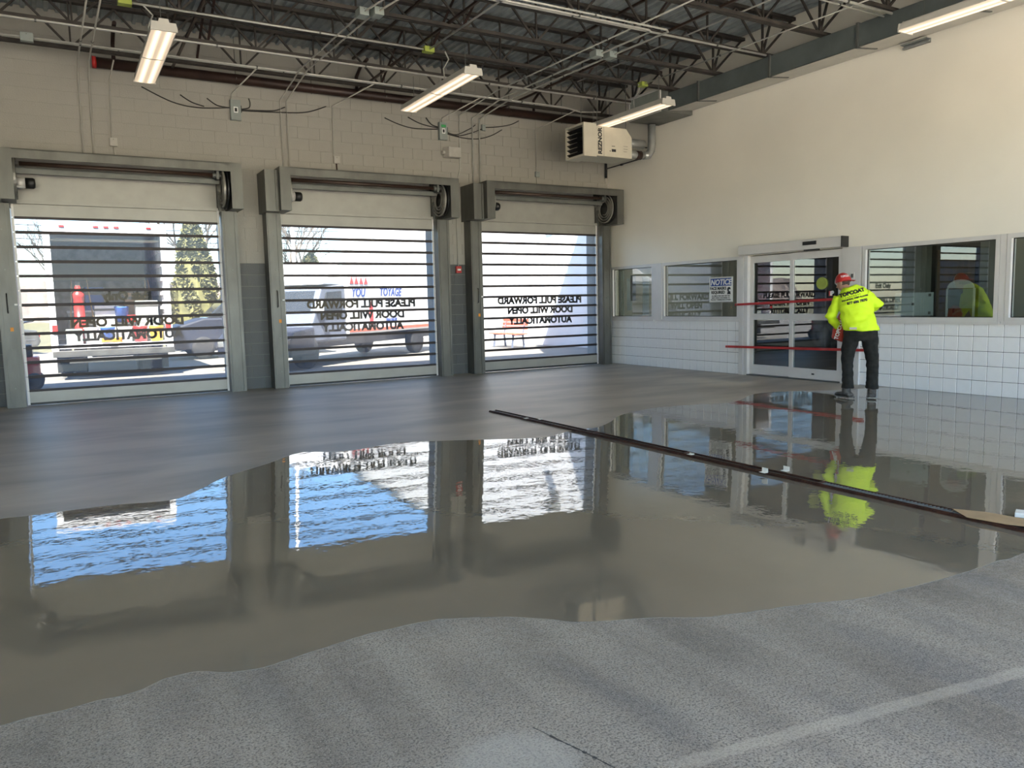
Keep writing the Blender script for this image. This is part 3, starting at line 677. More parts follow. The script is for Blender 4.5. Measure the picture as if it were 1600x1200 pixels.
ords = ['second', 'third', 'fourth', 'fifth', 'sixth', 'seventh', 'eighth', 'ninth', 'tenth']
for k, y in enumerate(JY[1:]): dup(jo, (0 if k % 2 else -.3 * 0, y, 5.33), None, 'open-web steel roof joist, %s from the rolling door wall' % ords[k])
# bridging rods across joists
for i, (x, z, l) in enumerate([(1.9, 5.36, 'low'), (1.9, 5.98, 'high'), (5.05, 5.36, 'low'), (5.05, 5.98, 'high'), (8.1, 5.36, 'low'), (8.1, 5.98, 'high')]):
    b = MB().box(x - .018, x + .018, 3.6, YB - .02, z, z + .004).box(x - .018, x - .014, 3.6, YB - .02, z, z + .032)
    o = part('joist_bridging', b, m_tube); tag(o, '%s steel angle bridging tying the joists together, %s' % (l, ['over the left lamp', 'over the middle lamp', 'over the unit heater lamp'][i // 2]), 'bridging', 'joist bridging angles')
xb = thing('cross_bracing', 'rusty crossed bracing straps between two joists above the middle lamp', 'bracing', (5.3, 10.25, 5.33), group='crossed bracing straps')
part('strap', MB().bar((0, 0, .03), (0, 1.1, .66), .035, .01), m_pipe, xb); part('strap', MB().bar((0, 0, .66), (0, 1.1, .03), .035, .01), m_pipe, xb)
for x, y, l in ((5.3, 9.15, 'one bay nearer than the middle lamp'), (8.3, 9.15, 'nearer than the right lamp'), (8.3, 10.25, 'above the right lamp'), (2.2, 11.35, 'above the left lamp'), (2.2, 12.45, 'behind the left lamp'), (5.3, 12.45, 'behind the middle lamp')):
    dup(xb, (x, y, 5.33), None, 'rusty crossed bracing straps between two joists ' + l)
# duct along the right wall
du = thing('air_duct', 'long rectangular sheet metal air duct along the top of the right wall', 'duct', (XR, 0, 5.0))
fy = [1.0, 2.6, 4.2, 5.83, 7.46, 9.07, 10.70, 11.5]
for a, b in zip(fy[:-1], fy[1:]):
    s_ = part('duct_section', MB().box(-.64, -.635, a, b, 0, .33).box(-.64, -.01, a, b, .325, .33), m_duct, du)
    part('duct_bottom', MB().quadbox([(-.64, a, 0), (-.01, a, .07), (-.01, b, .07), (-.64, b, 0), (-.64, a, .008), (-.01, a, .078), (-.01, b, .078), (-.64, b, .008)]), m_ductb, du)
for y in fy[1:-1]: part('flange', MB().box(-.665, -.60, y - .018, y + .018, -.012, .345).quadbox([(-.66, y - .018, -.014), (-.20, y - .018, .035), (-.20, y + .018, .035), (-.66, y + .018, -.014), (-.66, y - .018, .004), (-.20, y - .018, .05), (-.20, y + .018, .05), (-.66, y + .018, .004)]), m_galvd, du)
o = thing('duct_plenum', 'grey end plenum of the air duct with a screened grille', 'duct', (XR, 11.5, 5.0)); part('plenum_box', MB().box(-.80, -.02, 0.005, 1.0, -.02, .42), m_galvd, o, bevel=.004)
part('grille_frame', MB().box(-.83, -.80, .02, .07, -.02, .42).box(-.83, -.80, .93, .98, -.02, .42).box(-.83, -.80, .07, .93, .38, .42).box(-.83, -.80, .07, .93, -.02, .02), m_alu, o); part('screen', MB().box(-.812, -.80, .07, .93, .02, .38), m_ebox, o)
o = part('wall_bracket', MB().box(XR - .05, XR, 6.75, 7.15, 4.96, 4.985).box(XR - .10, XR, 6.75, 7.15, 5.01, 5.022).box(XR - .02, XR, 6.75, 7.15, 4.96, 5.02), m_flue); tag(o, 'small metal bracket on the right wall under the duct', 'bracket')
# sprinkler main
o = thing('sprinkler_pipe', 'thick dark red sprinkler pipe along the top of the door wall', 'pipe', (0, YB - .17, 5.33))
part('pipe', MB().cyl((.80, 0, 0), (XR - .05, 0, 0), .082, 20), m_pipe, o, True); part('end_cap', MB().cyl((.74, 0, 0), (.80, 0, 0), .092, 20), m_red, o, True)
for x in (1.05, 5.05, 8.9): part('riser', MB().tube([(x, 0, .05), (x, 0, .30), (x, -.25, .42), (x, -.6, .45)], .03, 10), m_pipe, o, True); 
for x in (1.6, 2.9, 4.2, 5.6, 7.2, 8.3, 9.6): part('hanger', MB().tube([(x, .0, .7), (x, 0, .09), (x, .09, 0), (x, 0, -.095), (x, -.09, 0), (x, 0, .09)], .007, 6), m_galv, o)
# conduits
def conduit(label, pts, r=.014, m_=None, clamps=()):
    m_ = m_ or m_cond; o = thing('conduit', label, 'conduit', pts[0]); P0 = Vector(pts[0]); rel = [Vector(p) - P0 for p in pts]
    part('tube', MB().tube(rel, r, 8), m_, o, True)
    for k in range(len(rel) - 1):
        d = rel[k + 1] - rel[k]; nn = int(d.length // 2.2)
        for j in range(nn):
            c = rel[k] + d * ((j + .6) / nn); e = d.normalized() * .012
            part('clamp', MB().tube([c - e, c + e], r * 1.6, 8), m_galv, o)
    return o
zc = 5.285
conduit('bright conduit under the joist behind the three lamps, crossing the whole view', [(XL + .1, 12.3, zc), (XR - .9, 12.3, zc)], .017)
conduit('second conduit touching the first behind the lamps', [(-.6, 12.36, zc + .01), (7.6, 12.36, zc + .01)], .012)
conduit('conduit running just in front of the sprinkler pipe', [(XL + .1, 13.1, zc), (9.0, 13.1, zc), (9.4, 13.1, zc - .05), (9.9, 13.1, zc)], .016)
conduit('thin conduit beside the sprinkler pipe conduit', [(-.4, 13.17, zc), (9.3, 13.17, zc)], .010)
conduit('conduit from the left ending at the lime junction box by the middle lamp', [(1.02, 11.12, zc), (5.12, 11.12, zc)], .014)
conduit('conduit from the lime junction box running towards the camera', [(5.15, 11.12, zc), (5.22, 7.5, zc)], .013)
conduit('conduit from the lime box at the right lamp running towards the camera', [(9.38, 11.15, zc), (9.55, 5.0, zc)], .011)
conduit('outer conduit of the bent pair over the middle of the bay', [(1.5, 8.80, zc), (7.85, 8.80, zc), (7.93, 8.86, zc), (7.92, 8.95, zc), (7.70, 12.9, zc), (7.66, YB - .05, 5.16), (7.66, YB - .03, 3.86)], .015)
conduit('inner conduit of the bent pair over the middle of the bay', [(1.5, 8.92, zc), (7.62, 8.92, zc), (7.70, 8.97, zc), (7.69, 9.06, zc), (7.52, 12.9, zc), (7.50, YB - .05, 5.16), (7.50, YB - .03, 3.86)], .015)
conduit('conduit crossing above the bent pair and dropping over the speaker', [(7.55, 6.0, zc + .03), (7.25, 12.7, zc + .03), (7.22, YB - .03, 5.2), (7.21, YB - .02, 4.16), (7.15, YB - .02, 3.93), (7.0, YB - .05, 3.85)], .012)
conduit('conduit carried across to the top edge of the air duct', [(2.0, 9.02, zc + .02), (10.15, 9.02, zc + .02)], .016)
conduit('thick conduit at the top right ending at the air duct', [(5.5, 6.9, zc), (10.25, 6.9, zc)], .02)
conduit('thinner conduit at the top right next to the thick one', [(5.5, 7.02, zc), (10.25, 7.02, zc)], .012)
conduit('conduit hidden in parts by the joists left of the right lamp', [(8.55, 12.0, 5.45), (8.75, 5.0, 5.45)], .012)
conduit('left conduit of the pair dropping between the first two full doors', [(3.95, 8.9, zc), (3.75, 10.2, zc), (3.68, 12.9, zc), (3.67, YB - .03, 5.1), (3.67, YB - .02, 3.86)], .012, m_condp)
conduit('right conduit of the pair dropping between the first two full doors', [(4.10, 8.9, zc), (3.90, 10.2, zc), (3.80, 12.9, zc), (3.78, YB - .03, 5.1), (3.78, YB - .02, 3.86)], .012, m_condp)
conduit('leftmost painted conduit dropping down the door wall', [(.62, 9.0, zc), (.54, 13.9, zc), (.54, YB - .02, 5.14), (.53, YB - .02, 3.85)], .013, m_condp)
conduit('painted conduit just right of the leftmost one', [(.77, 9.0, zc), (.69, 13.9, zc), (.69, YB - .02, 5.14), (.67, YB - .02, 3.85)], .013, m_condp)
conduit('painted conduit ending at the small box above the Exit Only door', [(1.02, 13.7, zc), (.98, YB - .02, 5.12), (.95, YB - .02, 4.22)], .011, m_condp)
conduit('conduit dropping to the box above the middle door', [(5.05, 13.15, zc), (4.62, YB - .02, 5.10), (4.60, YB - .02, 4.20)], .012, m_condp)
conduit('conduit feeding the left disconnect switch', [(3.05, 13.15, zc), (2.85, YB - .02, 5.12), (2.83, YB - .02, 5.0)], .012, m_condp)
conduit('conduit feeding the right disconnect switch with the green label', [(7.15, 13.15, zc), (6.84, YB - .02, 5.10), (6.83, YB - .02, 5.0)], .012, m_condp)
conduit('conduit dropping to the box left of the unit heater', [(9.35, 13.15, zc), (9.03, YB - .02, 5.08), (9.03, YB - .02, 4.2)], .011, m_condp)
conduit('short conduit down to the red fire alarm station', [(7.10, YB - .02, 3.7), (7.10, YB - .02, 2.2)], .012, m_condp)
conduit('conduit stub below the small box above the Exit Only door', [(.97, YB - .02, 4.08), (.99, YB - .02, 3.85)], .011, m_condp)
conduit('conduit stub below the box above the middle door', [(4.65, YB - .02, 4.07), (4.66, YB - .02, 3.85)], .014, m_tube)
conduit('conduit stub below the box left of the unit heater', [(9.04, YB - .02, 4.1), (9.04, YB - .02, 3.85)], .011, m_condp)
# junction boxes
def jbox(label, c, s, m_=None, nm='junction_box'):
    o = thing(nm, label, 'electrical box', c); part('box', MB().box(-s[0] / 2, s[0] / 2, -s[1] / 2, s[1] / 2, -s[2] / 2, s[2] / 2), m_ or m_ebox, o, bevel=.004)
    part('cover_screw', MB().cyl((0, -s[1] / 2 - .006, s[2] * .3), (0, -s[1] / 2, s[2] * .3), .006, 8), m_galv, o); return o
jbox('small painted box above the Exit Only door', (.97, YB - .04, 4.15), (.11, .05, .13), m_condp)
jbox('small painted box above the middle rolling door', (4.65, YB - .04, 4.135), (.11, .05, .13), m_condp)
jbox('small grey box left of the unit heater', (9.04, YB - .04, 4.15), (.10, .05, .11))
jbox('small grey box at the end of the right cable bundle', (7.76, YB - .04, 5.0), (.08, .05, .12))
jbox('lime junction box by the middle lamp', (5.15, 11.12, zc), (.16, .12, .08), m_lime); jbox('lime junction box above the left lamp', (1.0, 11.12, zc), (.16, .12, .08), m_lime)
jbox('lime junction box above the right lamp', (9.38, 11.15, zc), (.14, .12, .08), m_lime)
jbox('grey pull box on the left pipe of the bent pair', (7.60, 10.15, zc), (.14, .18, .1)); jbox('grey pull box on the right pipe of the bent pair', (7.83, 10.1, zc), (.14, .18, .1))
jbox('grey pull box left of the middle lamp on the farther pipe', (3.76, 10.15, zc), (.13, .18, .1)); jbox('grey pull box left of the middle lamp on the nearer pipe', (3.93, 10.05, zc), (.13, .18, .1))
jbox('grey box on the conduit at the far left by the joists', (-.1, 13.1, zc), (.16, .08, .12))
def disc(label, c, grn):
    o = thing('disconnect_switch', label, 'electrical box', c, group='disconnect switches'); part('box', MB().box(-.085, .085, -.06, .03, -.17, .17), m_ebox, o, bevel=.005)
    part('label_plate', MB().box(-.035, .035, -.063, -.06, -.05, .05), m_white, o); part('label_print', MB().box(-.02, .02, -.065, -.063, -.03, .03), m_ink, o); part('lever', MB().box(.086, .10, -.05, .0, -.03, .08), m_black, o)
    if grn: part('green_label', MB().box(-.05, .05, -.064, -.06, .07, .12), m_green, o)
disc('grey disconnect switch on the door wall, black cables fanning out, near the left lamp', (2.89, YB - .04, 4.84), False)
disc('grey disconnect switch with a green label under the middle lamp', (6.83, YB - .04, 4.84), True)
# cables
def cable(label, pts, r=.010):
    pts = smooth([(a, b) for a, b in pts], 6); o = part('cable', MB().tube([(a, YB - .03, b) for a, b in pts], r, 6), m_cable, None, True); tag(o, label, 'cable', 'loose black cables on the door wall')
for lab, pts in [('long black cable sagging left from the left disconnect switch', [(1.44, 5.07), (1.89, 4.88), (2.29, 4.83), (2.8, 4.88)]), ('short curled cable end left of the left switch', [(2.02, 5.01), (2.19, 4.91), (2.39, 4.86)]), ('shortest cable end touching the left switch', [(2.44, 5.0), (2.6, 4.9), (2.79, 4.88)]),
                 ('cable turning sharply up right of the left switch', [(2.97, 4.87), (3.12, 4.91), (3.15, 4.99), (3.13, 5.07)]), ('cable passing behind the conduit pair right of the left switch', [(2.97, 4.86), (3.23, 4.88), (3.56, 4.91), (3.75, 4.99)]), ('longest cable reaching right of the conduit pair', [(2.97, 4.85), (3.67, 4.89), (4.13, 4.94), (4.5, 5.08)]),
                 ('long cable sagging left of the green-labelled switch', [(5.63, 4.99), (5.91, 4.9), (6.24, 4.85), (6.75, 4.88)]), ('middle cable left of the green-labelled switch', [(6.11, 5.05), (6.38, 4.95), (6.75, 4.9)]), ('short steep cable left of the green-labelled switch', [(6.49, 5.08), (6.6, 4.96), (6.75, 4.92)]),
                 ('steepest cable right of the green-labelled switch', [(6.9, 4.85), (7.14, 4.81), (7.43, 4.94), (7.58, 5.04)]), ('cable running to the small grey box right of the green-labelled switch', [(6.9, 4.83), (7.18, 4.79), (7.5, 4.88), (7.72, 4.97)]), ('lowest and longest cable right of the green-labelled switch', [(6.93, 4.81), (7.28, 4.76), (7.64, 4.77), (7.94, 4.86), (8.2, 5.0)]), ('cable rising right from the small grey box', [(7.80, 5.01), (8.1, 5.05), (8.4, 5.12), (8.61, 5.22)])]: cable(lab, pts)
# speaker, fire alarm
o = thing('wall_speaker', 'beige wall speaker above the gap between the middle and right doors', 'speaker', (7.0, YB - .01, 4.43))
part('speaker_body', MB().prism([(-.17, -.02), (.17, -.02), (.15, -.2), (-.12, -.2)], 2, -.10, .10), m_condp, o, bevel=.015); part('bracket', MB().box(-.2, -.15, -.10, 0, -.03, .03), m_condp, o)
o = thing('fire_alarm_station', 'red fire alarm pull station between the middle and right doors', 'fire alarm', (7.10, YB - .006, 2.13)); part('case', MB().box(-.06, .06, -.05, 0, -.07, .07), m_red, o, bevel=.008); part('pull_bar', MB().box(-.035, .035, -.062, -.05, -.02, .015), m_white, o)
# ------------------------------------------------------------------ unit heater
h = thing('unit_heater', 'cream gas unit heater hanging in the corner under the right lamp', 'heater', (8.82, 12.2, 4.2))
part('cabinet', MB().prism([(.30, 0), (1.16, .0), (1.16, .40), (1.02, .56), (.30, .56)], 1, 0, .62), m_heater, h, bevel=.008)
part('louver_frame', MB().box(0, .30, .0, .04, -.02, .60).box(0, .30, .58, .62, -.02, .60).box(0, .30, .04, .58, -.02, .02).box(0, .30, .04, .58, .56, .60), m_heater, h)
part('louver_back', MB().box(.26, .30, .04, .58, .02, .56), m_black, h)
lm = MB().bar((.03, .04, 0), (.03, .58, 0), .09, .006).mesh('louver', m_black)
for i in range(6):
    q = link('louver', lm, h, (.02, 0, .07 + i * .088)); q.rotation_euler = (0, .5, 0)
link('lettering', xform(textmesh('lettering', 'REZNOR', .125, m_ink, .001, .005), ax((0, 0, 1), (-1, 0, 0), (.42, -.003, .28))), h)
part('control_label', MB().box(.66, .76, -.004, 0, .10, .15), m_ink, h); part('caution_print', MB().box(.95, 1.05, -.003, 0, .22, .225).box(.95, 1.05, -.003, 0, .17, .175).box(.95, 1.03, -.003, 0, .12, .125).box(.66, .74, -.003, 0, .20, .21), m_ink, h)
part('seam', MB().box(.47, .474, -.002, 0, .0, .56), m_galvd, h); part('indicator', MB().cyl((.62, -.006, .11), (.62, 0, .11), .01, 8), m_ink, h)
for (x, y) in ((.35, .05), (1.05, .05), (.35, .57), (1.05, .57)): part('hanger_rod', MB().cyl((x, y, .55), (x, y, 1.80), .006, 6), m_galvd, h)
f = thing('flue_pipe', 'galvanised elbowed flue pipe rising behind the unit heater', 'pipe', (9.98, 12.45, 4.2))
part('upper_run', MB().tube([(0, .0, .36), (.50, 0, .36)], .085, 16), m_flue, f, True); part('lower_run', MB().tube([(0, 0, .14), (.50, 0, .14)], .075, 16), m_flue, f, True)
part('riser', MB().tube([(.50, 0, .14), (.62, 0, .16), (.70, 0, .26), (.72, 0, .4), (.72, 0, .77)], .08, 16), m_flue, f, True); part('flex_collar', MB().tube([(.30, 0, .14), (.34, 0, .14), (.38, 0, .14), (.42, 0, .14)], [.08, .09, .08, .09], 16), m_pipe, f, True)
conduit('black iron gas pipe along the right wall under the unit heater', [(10.86, YB - .06, 4.18), (10.86, YB - .06, 4.55)], .028, m_black)
o = thing('gas_pipe', 'thin black gas line running from the corner to the unit heater', 'pipe', (10.86, 14.16, 4.38)); part('pipe', MB().tube([(0, 0, 0), (-.02, -1.5, .02), (-.02, -1.55, .16), (-.62, -1.6, .17)], .014, 8), m_black, o, True); part('union', MB().tube([(0, -.5, .005), (0, -.56, .005)], .024, 8), m_black, o)

# ------------------------------------------------------------------ strip lamps
lt = thing('ceiling_light', 'long strip lamp hanging left of the view above the Exit Only door', 'ceiling light', (1.36, 10.5, 4.80))
part('housing', MB().prism([(-.15, .02), (-.15, .035), (-.135, .10), (-.06, .10), (-.05, .14), (.05, .14), (.06, .10), (.135, .10), (.15, .035), (.15, .02)], 1, 0, 2.45), m_lamp, lt)
lens = [(-.14, .02)] + [(.14 * math.sin(a), .02 - .018 * math.cos(a)) for a in [(-1 + i / 5) * math.pi / 2 for i in range(11)]][1:-1] + [(.14, .02)]
part('lens', MB().prism(lens, 1, .012, 2.438), m_lens, lt)
for y in (0, 2.45): part('end_cap', MB().prism([(-.152, .0), (-.152, .036), (-.137, .104), (-.062, .104), (-.052, .144), (.052, .144), (.062, .104), (.137, .104), (.152, .036), (.152, .0)], 1, y - .01, y + .01), m_lamp, lt)
part('lens_joint', MB().prism([(a * 1.01, b_ - .001) for a, b_ in lens], 1, 1.21, 1.24), m_lamp, lt)
for y in (.25, 2.2): part('hanger_wire', MB().cyl((0, y, .14), (0, y, .54), .004, 6), m_galvd, lt)
part('flex_cord', MB().tube([(-.03, .9, .14), (-.08, .85, .3), (-.03, .75, .42), (-.15, .62, .48)], .011, 8), m_cond, lt, True)
for x, y, l in [(5.56, 10.45, 'long strip lamp in the middle of the view'), (9.45, 10.55, 'long strip lamp in front of the unit heater'), (9.80, 3.95, 'long strip lamp at the top right corner of the photo'), (5.6, 3.9, 'long strip lamp overhead, out of the photo above its middle'), (1.4, 3.9, 'long strip lamp overhead near the camera'), (-2.8, 10.5, 'long strip lamp left of the photo edge'), (-2.8, 3.9, 'long strip lamp left of the camera'), (1.4, -2.7, 'long strip lamp behind the camera on its left'), (5.6, -2.7, 'long strip lamp behind the camera'), (9.8, -2.7, 'long strip lamp behind the camera by the right wall')]:
    dup(lt, (x, y, 4.80), None, l, 'strip lamps')
lt['group'] = 'strip lamps'
# ================================================================== THE WORKER
def fuse(name, mb, vox, m_, it=6, wr=0., ws=9., seed=0, strch=(1, 1, 1), label=None, parent=None):
    me = mb.mesh(name, m_); o = link(name, me); q = o.modifiers.new('r', 'REMESH'); q.mode = 'VOXEL'; q.voxel_size = vox; q.use_smooth_shade = True
    s_ = o.modifiers.new('s', 'SMOOTH'); s_.iterations = it; s_.factor = .5
    dg = bpy.context.evaluated_depsgraph_get(); dg.update(); out = bpy.data.meshes.new_from_object(o.evaluated_get(dg)); bpy.data.objects.remove(o)
    if wr:
        nn = [v.normal.copy() for v in out.vertices]
        for v, n in zip(out.vertices, nn):
            c = v.co; d = noise.noise(Vector((c.x * ws * strch[0] + seed, c.y * ws * strch[1], c.z * ws * strch[2]))) + .5 * noise.noise(Vector((c.x * ws * 2.1, c.y * ws * 2 + seed, c.z * ws * 2.3)))
            v.co = c + n * d * wr
    out.materials.clear(); out.materials.append(m_); out.name = name; out.update()
    for p in out.polygons: p.use_smooth = True
    w_ = link(name, out, parent)
    if label: w_['label'] = label
    return w_
def rings(mb, rs, n=20):
    # rs: (x, y, z, half width, half depth [, lean of the ring plane])
    b = len(mb.v)
    for r in rs:
        x, y, z, a_, d_ = r[:5]; tx = r[5] if len(r) > 5 else 0; ty = r[6] if len(r) > 6 else 0
        for j in range(n):
            t_ = 2 * math.pi * j / n; cx, sy = math.cos(t_) * a_, math.sin(t_) * d_
            mb.v.append((x + cx, y + sy, z + cx * tx + sy * ty))
    for i in range(len(rs) - 1):
        for j in range(n): mb.f.append((b + i * n + j, b + i * n + (j + 1) % n, b + (i + 1) * n + (j + 1) % n, b + (i + 1) * n + j))
    mb.f.append(tuple(b + j for j in range(n))[::-1]); mb.f.append(tuple(b + (len(rs) - 1) * n + j for j in range(n)))
def ell(mb, c, r, rot=None, n=16, k=10):
    b = len(mb.v); Q = rot or Matrix.Identity(3)
    for i in range(1, k):
        ph = math.pi * i / k
        for j in range(n): th = 2 * math.pi * j / n; p = Q @ Vector((r[0] * math.sin(ph) * math.cos(th), r[1] * math.sin(ph) * math.sin(th), r[2] * math.cos(ph))); mb.v.append(tuple(Vector(c) + p))
    for i in range(k - 2):
        for j in range(n): mb.f.append((b + i * n + j, b + i * n + (j + 1) % n, b + (i + 1) * n + (j + 1) % n, b + (i + 1) * n + j))
    mb.f.append(tuple(b + j for j in range(n))[::-1]); mb.f.append(tuple(b + (k - 2) * n + j for j in range(n)))
ANG = math.atan2(-.816, .578)
man = thing('person', 'man in hi-vis yellow shirt, dark jeans and red cap leaning over a red bag', 'person', (9.44, 6.70, .004), ANG)
man.scale = (1, 1, 1)
LS, LE, LW = (-.30, .16, 1.40), (-.385, .14, 1.12), (-.27, .33, .96)
RS, RE, RW = (.075, .13, 1.415), (.225, .16, 1.29), (.04, .38, 1.15)
HD = Vector((-.235, .27, 1.60))
HR = Matrix.Rotation(math.radians(62), 3, 'Z') @ Matrix.Rotation(math.radians(-28), 3, 'X')     # local +y of the head is the face
bm_ = MB()
rings(bm_, [(0, 0, .84, .15, .11), (0, .0, .98, .155, .11), (-.02, .05, 1.12, .14, .10), (-.06, .10, 1.27, .16, .11), (-.10, .14, 1.40, .17, .11, .1), (-.12, .16, 1.47, .10, .08, .2)])
for hx, kx, ax_ in ((-.10, -.155, -.14), (.11, .16, .165)): bm_.tube([(hx, 0, .90), (hx * 1.3, .01, .72), (kx, .03, .50), (ax_, 0, .28), (ax_, -.02, .10)], [.085, .075, .055, .05, .038], 12)
bm_.tube([(-.14, .16, 1.43), (-.18, .19, 1.50), tuple(HD - Vector((0, 0, .06)))], [.065, .058, .055], 12)
ell(bm_, HD, (.072, .088, .105), HR); ell(bm_, HD + HR @ Vector((0, .03, -.055)), (.052, .062, .055), HR)
bm_.tube([HD + HR @ Vector((0, .08, .015)), HD + HR @ Vector((0, .108, -.022)), HD + HR @ Vector((0, .088, -.035))], [.008, .015, .012], 8)
for s in (-1, 1): ell(bm_, HD + HR @ Vector((s * .073, -.005, -.005)), (.010, .022, .032), HR, 10, 6)
def arm(S, Ee, W_): bm_.tube([S, tuple((Vector(S) + Vector(Ee)) / 2), Ee, tuple((Vector(Ee) + Vector(W_)) / 2), W_], [.052, .045, .038, .036, .026], 12)
arm(LS, LE, LW); arm(RS, RE, RW)
def hand(W_, d, side, palm):
    # d: finger direction, palm: palm normal, side: thumb side
    W_ = Vector(W_); d = Vector(d).normalized(); pn = Vector(palm).normalized(); sx = d.cross(pn).normalized() * side
    c = W_ + d * .05; Q = Matrix((sx, d, pn)).transposed(); ell(bm_, c, (.042, .055, .018), Q, 12, 8)
    for i, L_ in enumerate((.072, .082, .077, .060)):
        b0 = W_ + d * .085 + sx * (.030 - i * .020); p1 = b0 + d * L_ * .45 + pn * .004; p2 = p1 + (d * .6 + pn * .8).normalized() * L_ * .32; p3 = p2 + (d * .1 + pn).normalized() * L_ * .25
        bm_.tube([b0 - d * .03, b0, p1, p2, p3], [.010, .0098, .0092, .0085, .0075], 8)
    t0 = W_ + d * .025 + sx * .03; bm_.tube([t0, t0 + (sx + d * .7).normalized() * .04, t0 + (sx * .5 + d + pn * .6).normalized() * .07], [.013, .0115, .009], 8)
hand(LW, (.15, .6, -.75), 1, (.9, .35, .1)); hand(RW, (-.75, .5, -.35), -1, (-.2, -.1, -1))
fuse('body', bm_, .0075, m_skin, 3, parent=man)
for s in (-1, 1):
    e = MB(); ell(e, HD + HR @ Vector((s * .03, .078, .012)), (.012, .012, .009), HR, 10, 6); ey = part('eye', e, m_white, man, True)
e = MB(); ell(e, HD + HR @ Vector((0, .088, -.062)), (.024, .008, .005), HR, 10, 6); part('mouth', e, mat('lips', (.35, .12, .10), .5), man, True)
hb = MB(); ell(hb, HD + HR @ Vector((0, -.012, .006)), (.077, .084, .100), HR); hair = part('hair', hb, mat('brown_hair', (.05, .03, .02), .8, nscale=40, namp=.4), man, True)
# jeans
j = MB(); rings(j, [(.005, .0, .80, .19, .125), (.008, .0, .88, .222, .138), (.005, .0, .97, .212, .13), (.0, .01, 1.02, .20, .125)])
for sg, pts in ((-1, [(-.105, .0, .86, .105), (-.120, .0, .76, .108), (-.145, .015, .64, .092), (-.155, .02, .52, .080), (-.148, .0, .40, .073), (-.142, -.005, .28, .074), (-.138, -.01, .19, .080), (-.138, -.01, .14, .083)]), (1, [(.125, .0, .86, .105), (.128, .0, .76, .106), (.145, .015, .64, .092), (.16, .025, .52, .080), (.166, .01, .40, .076), (.165, 0, .28, .076), (.163, -.01, .19, .082), (.163, -.01, .14, .086)])): rings(j, [(x, y, z, r, r * 1.05) for x, y, z, r in pts], 18)
jn = fuse('jeans', j, .011, m_jeans, 4, .007, 11, 3, (1, 1, 1.7), parent=man)
part('back_pocket', MB().box(-.13, -.04, -.148, -.138, .955, .985), m_condp, jn)
# shirt
s = MB(); rings(s, [(.01, .0, .935, .236, .15), (.005, .01, .99, .228, .15), (-.02, .03, 1.08, .222, .145), (-.045, .06, 1.18, .222, .145), (-.065, .09, 1.28, .222, .142, .05), (-.085, .12, 1.37, .222, .135, .12), (-.10, .14, 1.44, .20, .12, .17), (-.12, .16, 1.50, .14, .10, .22), (-.145, .175, 1.535, .085, .08, .25)], 24)
def sleeve(S, Ee, W_, k=1.): s.tube([S, tuple(Vector(S) * .55 + Vector(Ee) * .45), Ee, tuple((Vector(Ee) + Vector(W_)) / 2), tuple(Vector(Ee) * .06 + Vector(W_) * .94)], [.088 * k, .076 * k, .070 * k, .060, .043], 16)
sleeve((-.27, .16, 1.385), LE, LW); sleeve((.055, .13, 1.415), RE, RW)
sh = fuse('shirt', s, .010, m_shirt, 4, .016, 7.5, 1, (1.0, 1.0, 1.9), parent=man)
bvh = BVHTree.FromPolygons([v.co.copy() for v in sh.data.vertices], [tuple(p.vertices) for p in sh.data.polygons])
def print_on(nm, txt, size, x, z, ang, bold=.004, sp=1.0):
    me = textmesh(nm, txt, size, m_ink, 0, bold, spacing=sp)
    bmx = bmesh.new(); bmx.from_mesh(me); bmesh.ops.subdivide_edges(bmx, edges=[e for e in bmx.edges if e.calc_length() > .03], cuts=2); bmesh.ops.triangulate(bmx, faces=bmx.faces)
    ca, sa = math.cos(ang), math.sin(ang)
    for v in bmx.verts:
        lx, lz = v.co.x, v.co.y - size * .35; X = x + lx * ca - lz * sa; Z = z + lx * sa + lz * ca
        h_ = bvh.ray_cast(Vector((X, -1, Z)), Vector((0, 1, 0))); y = (h_[0].y if h_[0] else .0) - .0035; v.co = Vector((X, y, Z))
    bmx.to_mesh(me); bmx.free(); link(nm, me, sh)
print_on('shirt_lettering', 'TOPCOAT', .068, -.115, 1.455, .27, .005)
print_on('shirt_lettering', 'SURFACES', .022, -.10, 1.407, .28, .001, 2.2)
print_on('shirt_lettering', 'INDUSTRIAL WEST FLOORS', .027, -.075, 1.378, .24, .002)
print_on('shirt_lettering', '877 686 7870', .046, -.045, 1.33, .20, .003)
# cap worn backwards
cp = MB(); CQ = Matrix.Rotation(math.radians(50), 3, 'Z') @ Matrix.Rotation(math.radians(-12), 3, 'X'); CT = HD + Vector((.005, -.005, .000))
def dome(mb, c, r, a0, a1, Q, z0=.0, n=20, k=8, t=.004):
    b = len(mb.v)
    for o_ in (0, t):
        for i in range(k + 1):
            ph = math.pi / 2 * i / k
            for q in range(n + 1):
                th = a0 + (a1 - a0) * q / n; rr = (r[0] + o_, r[1] + o_, r[2] + o_)
                p = Vector((rr[0] * math.cos(ph) * math.cos(th), rr[1] * math.cos(ph) * math.sin(th), z0 + rr[2] * math.sin(ph))); mb.v.append(tuple(Vector(c) + Q @ p))
    for L_ in (0, 1):
        o_ = b + L_ * (k + 1) * (n + 1)
        for i in range(k):
            for q in range(n): mb.f.append((o_ + i * (n + 1) + q, o_ + i * (n + 1) + q + 1, o_ + (i + 1) * (n + 1) + q + 1, o_ + (i + 1) * (n + 1) + q))
    return mb
cap_ = dome(MB(), CT, (.098, .110, .132), math.pi * .82, math.pi * 2.18, CQ); cpo = part('cap', cap_, m_red, man, True)
part('mesh_panel', dome(MB(), CT, (.098, .110, .132), math.pi * .18, math.pi * .82, CQ), m_white, cpo, True)
br = MB(); bb_ = []
for q in range(13):
    a = math.pi * (1.22 + .56 * q / 12); bb_.append((a, .108, .175 if 2 < q < 10 else .15))
b = 0
